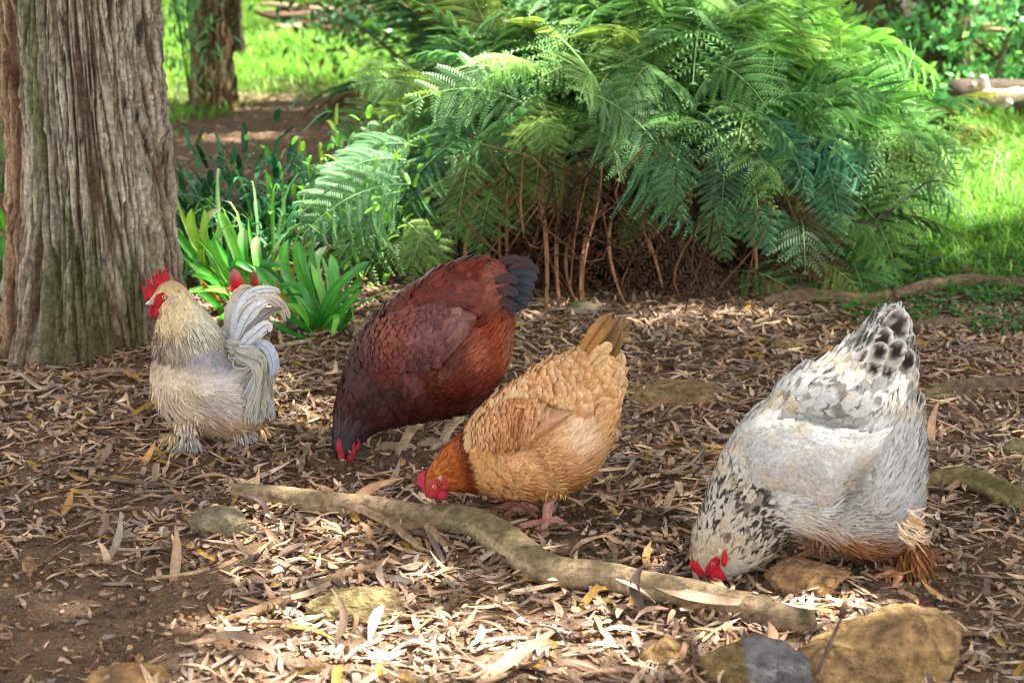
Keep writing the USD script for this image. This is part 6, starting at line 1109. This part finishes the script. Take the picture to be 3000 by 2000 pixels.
for nm_, hx, hy_, fx, fy_, dd, tz, co in [('leg', 945, 1200, 915, 1432, -.03, [(math.pi * 1.12, .07), (math.pi * 1.45, .055), (math.pi * 1.85, .055), (.6, .035)], (206, 152, 136)), ('leg', 860, 1190, 765, 1345, .07, [(math.pi * 1.0, .07), (math.pi * 1.25, .055), (math.pi * .8, .05), (.1, .03)], (190, 136, 118))]:
    f0 = gz(gp(B_.cx + B_.k * fx, B_.cy + B_.k * fy_)); leg(B_, hen_b, B_.at(hx, hy_, dd), f0 + [.006 if dd < 0 else .02, .0, .05], f0 + [0, 0, .004], tz, .0105, .0082, co)
    hp = B_.at(hx + 10, hy_ - 80, dd * .4); an = (hp * .38 + (f0 + [.006, 0, .05]) * .62); fluffy(hen_b, hp, an, [.05, .046, .034, .012], [(212, 166, 110), (206, 156, 98), (218, 180, 128)], 520, int(fx), (.006, .018), .5)

# --- white speckled hen
Yw = gp(2500, 1655)[1]; KW = (1960, 860, .57389)
W_ = Loft([(160, 1452, 225, 1475, 14, -.06), (125, 1410, 280, 1462, 46, -.06), (113, 1345, 330, 1440, 72, -.055), (122, 1270, 400, 1410, 90, -.05), (150, 1180, 480, 1375, 108, -.045), (190, 1060, 560, 1320, 130, -.04), (240, 925, 620, 1250, 158, -.03), (305, 790, 700, 1230, 192, -.02), (400, 660, 810, 1265, 222, -.01), (510, 560, 930, 1325, 244, .0), (610, 445, 1040, 1350, 252, .0), (720, 375, 1150, 1310, 250, .0), (830, 325, 1225, 1210, 235, .005), (910, 265, 1270, 1060, 210, .01), (975, 215, 1288, 880, 178, .015), (1030, 160, 1282, 690, 140, .02), (1085, 105, 1262, 500, 100, .025), (1140, 75, 1245, 330, 62, .03), (1185, 78, 1228, 200, 24, .035)], KW, Yw, 17, [(1090, 1050, 150, 230, -.15, .028), (740, 1120, 150, 120, .4, .014), (880, 1090, 40, 190, .35, -.016), (850, 540, 230, 120, .25, .020), (760, 655, 170, 34, .25, -.020), (960, 1000, 30, 200, .55, -.016)])
hen_w = thing('hen', 'large white hen with black-speckled neck and tail, head down on the right', 'hen', (W_.at(1000, 1400)[0], Yw, ground_z(W_.at(1000, 1400)[0], Yw)))
def spots_(cx, cy, s, dens, seed, a=None):
    n1 = meshkit.noise(np.stack([cx / s, cy / s, 0 * cx], -1), seed); return smooth(dens, dens + .06, n1)
def wc(cx, cy, rnd, a, b):
    n1 = nz(cx, cy, 90, 33); c = np.broadcast_to(lin(226, 224, 222), cx.shape + (3,)).copy(); c = mixc(c, lin(228, 206, 170), smooth(.08, .2, n1) * smooth(1000, 600, cx) * .6); c = mixc(c, lin(206, 204, 206), smooth(900, 1150, cx) * smooth(640, 800, cy) * .4)
    c = mixc(c, lin(226, 178, 124), smooth(1130, 1290, cy + 60 * n1 - .1 * (cx - 500)) * smooth(520, 640, cx) * .75); c = mixc(c, lin(176, 122, 74), smooth(1210, 1290, cy) * smooth(800, 880, cx) * (1 - smooth(1090, 1200, cx)) * (.5 + .6 * rnd)); c = mixc(c, lin(208, 150, 92), smooth(1120, 1260, cy) * smooth(1120, 1240, cx) * .7)
    blk = lin(40, 32, 28)
    tip = smooth(.3, .62, a)
    col_ = smooth(70, -40, np.abs(cx - (430 + .55 * (cy - 1050) * (cy > 1050)) + 10) - (70 + .12 * (cy - 900))) * smooth(830, 900, cy) * (1 - smooth(1330, 1400, cy))
    neck = smooth(40, -40, cx - (390 + .75 * (cy - 950))) * smooth(780, 860, cy) * (1 - smooth(1250, 1330, cy - .25 * cx))
    c = mixc(c, lin(218, 196, 150), neck * .35)
    k = np.maximum(col_ * (rnd > .45), neck * (rnd > .74)); c = mixc(c, blk, k * tip * .95); c = mixc(c, lin(120, 92, 60), col_ * (rnd < .15) * .6)
    back = smooth(700, 620, cy - .0 * cx) * smooth(500, 560, cx); c = mixc(c, lin(96, 88, 78), back * (rnd > .70) * tip * .75); c = mixc(c, lin(214, 190, 150), back * smooth(.05, .15, n1) * .4)
    c = mixc(c, lin(120, 118, 118), (1 - back) * (1 - col_) * (1 - neck) * (rnd > .91) * tip * .6)
    tl = smooth(430, 300, cy - .1 * (cx - 1050)) * smooth(930, 1000, cx); c = mixc(c, lin(40, 33, 31), tl * smooth(.1, .3, a) * smooth(1.0, .8, a) * (np.abs(b) < .8) * (rnd > .1) * 1.2)
    c = mixc(c, lin(210, 186, 140), smooth(1200, 1300, cy) * smooth(420, 250, cx) * .6)
    return np.clip(c * (.92 + .14 * rnd)[..., None] * .70, .002, .8)
W_.put_body(hen_w, 'plume', wc)
notface = lambda cx, cy: 1.0 * (np.exp(-((cx - 215) / 80) ** 2 - ((cy - 1405) / 62) ** 2) < .42)
plumage(W_, hen_w, 'plume', wc, 400, [('body_plumage', 4600, 'round', lambda x_, y_: .028 + 0 * x_, .5, lambda cx, cy, t, th: 1.0 * (t > .34), (-.001, .003), None, .82, .2), ('soft_plumage', 5000, 'fluff', lambda x_, y_: .022 + 0 * x_, .11, lambda cx, cy, t, th: 1.0 * (t > .36), (.001, .004), None, .75, .2), ('neck_hackle', 3000, 'long', lambda x_, y_: .026 + 0 * x_, .34, lambda cx, cy, t, th: (t > .15) * (t < .42) * notface(cx, cy), (.0, .004), None, .5, .1), ('head_feather', 900, 'long', lambda x_, y_: .013 + 0 * x_, .3, lambda cx, cy, t, th: (t > .08) * (t < .2) * notface(cx, cy), (.0, .003), None, .6, .1),
    ('fluff', 4800, 'fluff', lambda x_, y_: .034 + 0 * x_, .12, lambda cx, cy, t, th: (t > .42) * (smooth(980, 1150, cy) + smooth(1000, 1150, cx) * smooth(600, 700, cy)) , (.001, .011), None, .6, .2), ('saddle_feather', 520, 'round', lambda x_, y_: .034 + 0 * x_, .5, lambda cx, cy, t, th: (t > .5) * (t < .85) * smooth(640, 560, cy), (.002, .007), None, .5, .06), ('tail_covert', 260, 'round', lambda x_, y_: .036 + 0 * x_, .6, lambda cx, cy, t, th: (t > .8) * (t < .97) * smooth(480, 420, cy), (.003, .008), None, .4, .05)])
def wwc(cx, cy, rnd, a, b):
    n1 = nz(cx, cy, 70, 35); c = np.broadcast_to(lin(230, 228, 226), cx.shape + (3,)).copy(); c = mixc(c, lin(232, 204, 160), smooth(.02, .2, n1 + .2 * smooth(560, 400, cx)) * .35); c = mixc(c, lin(96, 90, 90), (rnd > .78) * np.exp(-((a - .75) / .16) ** 2) * (np.abs(b) < .8) * .7); return np.clip(c * (.93 + .12 * rnd)[..., None] * .70, .002, .8)
def wfc(cx, cy, rnd, a, b):
    c = np.broadcast_to(lin(228, 228, 230), cx.shape + (3,)).copy(); c = mixc(c, lin(96, 92, 96), (b > .3) * smooth(.4, .9, a) * .7 * (rnd > .4)); return c
WWt, WWb = [(330, 800), (430, 690), (560, 655), (700, 660), (850, 690), (1000, 720), (1148, 672)], [(360, 900), (440, 965), (540, 985), (680, 1010), (800, 1075), (940, 980), (1140, 700)]
for far in (0, 1): ww = Wing(W_, WWt, WWb, .026, far, 1.); ww.blend, ww.lf = .85, .002; ww.build(hen_w, 'plume', wwc, 410 + far, 700 if not far else 220, 8, .12, wfc)
def Sp(base):
    def f_(A, B_q, r):
        o = r.rand() * .2; w_ = .16 * fb(A * 7, B_q * 3, r.rand() * 9, 2, 3); k = np.clip(np.exp(-((A - .72 - o * .3 + w_) / .24) ** 4) + np.exp(-((A - .22 - o + w_) / .14) ** 4), 0, 1) * smooth(.9, .55, np.abs(B_q) + .16 * r.normal(size=A.shape)); return mixc(np.broadcast_to(lin(214, 208, 200), A.shape + (3,)).copy(), lin(42, 35, 33), k)
    return f_
for i, (pts, w, d0, d1) in enumerate([([(1060, 420), (1090, 270), (1120, 150), (1150, 75)], 130, .0, -.0), ([(1090, 440), (1130, 300), (1160, 180), (1188, 74)], 130, -.015, -.01), ([(1130, 460), (1170, 330), (1195, 200), (1214, 100)], 96, -.01, .01), ([(1160, 480), (1200, 360), (1220, 260), (1232, 190)], 90, .0, .01), ([(1030, 430), (1060, 340), (1090, 260), (1110, 170)], 96, -.04, -.045), ([(1100, 460), (1130, 380), (1160, 300), (1180, 230)], 96, -.05, -.055), ([(1020, 440), (1050, 370), (1070, 310), (1085, 245)], 92, -.06, -.07), ([(1150, 520), (1190, 430), (1215, 350), (1226, 280)], 84, -.025, -.03), ([(1170, 590), (1210, 520), (1235, 440), (1240, 360)], 80, .0, .0), ([(1190, 700), (1240, 640), (1270, 570), (1282, 500)], 70, .0, .0)]):
    put('tail_feather', *blade(W_, pts, w, Sp(0), d0, d1, seed=70 + i, cup=.2)[:2], 'plume', hen_w, col=blade(W_, pts, w, Sp(0), d0, d1, seed=70 + i, cup=.2)[2])
yw = lambda x_, y_: float(W_.surf(x_, y_)[1] - Yw); FW = lin(214, 34, 56)
slab(W_, [(108, 1372), (118, 1358), (145, 1362), (168, 1388), (186, 1410), (176, 1440), (160, 1448), (130, 1432), (112, 1408)], .016, hen_w, 'flesh', FW, 'comb', yw(145, 1405) + .004, inset=16, seed=22, wave=.0015)
slab(W_, [(180, 1440), (190, 1395), (215, 1355), (240, 1335), (262, 1345), (258, 1385), (270, 1420), (255, 1445), (215, 1455)], .010, hen_w, 'flesh', FW * .9, 'face', yw(225, 1400) + .001, inset=20, seed=23); slab(W_, [(205, 1470), (208, 1430), (235, 1412), (275, 1418), (286, 1445), (270, 1472), (235, 1482)], .012, hen_w, 'flesh', FW * 1.0, 'wattle', yw(240, 1445) - .006, inset=18, seed=24); slab(W_, [(270, 1340), (284, 1310), (296, 1330), (296, 1375), (282, 1395), (266, 1380)], .008, hen_w, 'flesh', FW, 'ear_lobe', yw(282, 1355) - .006, inset=12, seed=25); slab(W_, [(246, 1330), (252, 1298), (272, 1298), (276, 1318), (262, 1338)], .008, hen_w, 'flesh', lin(226, 214, 186), 'ear_tuft', yw(262, 1318) - .004, inset=10, seed=26)
eye(W_, hen_w, 222, 1376, .004, .0036, (170, 110, 60)); beak(W_, hen_w, [(176, 1440), (176, 1462), (182, 1492)], .0085, (196, 176, 150), yw(180, 1440) + .02, yw(180, 1440) + .03)
for hx, hy_, fx, fy_, dd, tz, cols in [(1210, 1180, 1190, 1440, -.0, [(math.pi * 1.1, .06), (math.pi * 1.35, .055), (math.pi * .85, .05), (.3, .03)], [(140, 88, 48), (108, 64, 34), (166, 112, 64), (120, 74, 40)]), (760, 1180, 800, 1330, .06, [(math.pi * 1.1, .06), (math.pi * 1.4, .05), (math.pi * .8, .05), (.2, .03)], [(206, 180, 140), (180, 130, 80)])]:
    f0 = gz(gp(W_.cx + W_.k * fx, W_.cy + W_.k * fy_)); hp = W_.at(hx, hy_, dd); leg(W_, hen_w, hp, f0 + [.012, .0, .04], f0 + [0, 0, .004], tz, .010, .008, (206, 150, 120))
    bag = Bag(); r9 = np.random.RandomState(int(fx))
    for i in range(520):
        k = r9.uniform(.42, 1.); a = r9.uniform(0, 6.28); ax = hp * (1 - k) + (f0 + [.018, 0, .015]) * k; rad = np.interp(k, [0, .5, 1], [.04, .026, .022]); o = np.array([math.cos(a), math.sin(a), 0]); s0 = ax + rad * o * r9.uniform(.5, 1); e = s0 + np.array([0, 0, -1]) * r9.uniform(.012, .034) + o * r9.uniform(.004, .024) + [.008, 0, 0]; e[2] = max(e[2], f0[2]); bag.add(*strap([s0, (s0 + e) / 2 + .004 * o, e], r9.uniform(.0018, .0045), lin(*cols[i % len(cols)]) * r9.uniform(.7, 1.1), up=(o[0], o[1], .2), n=6, tip=.5))
    bag.put('leg_plumage', 'plume', hen_w, kind='stuff')
bag = Bag(); r9 = np.random.RandomState(5)
for i in range(120):
    p0 = W_.surf(r9.uniform(1150, 1270), r9.uniform(1060, 1230))[0]; e = p0 + np.array([r9.uniform(.012, .034), r9.normal(0, .015), -.016 + r9.normal(0, .01)]); bag.add(*strap([p0, (p0 + e) / 2 - [0, 0, .006], e], r9.uniform(.0018, .0045), lin(*[(216, 190, 156), (204, 164, 120), (226, 206, 180)][i % 3]), up=(0, -1, .4), n=5, tip=.3))
bag.put('rear_tuft', 'plume', hen_w, kind='stuff')
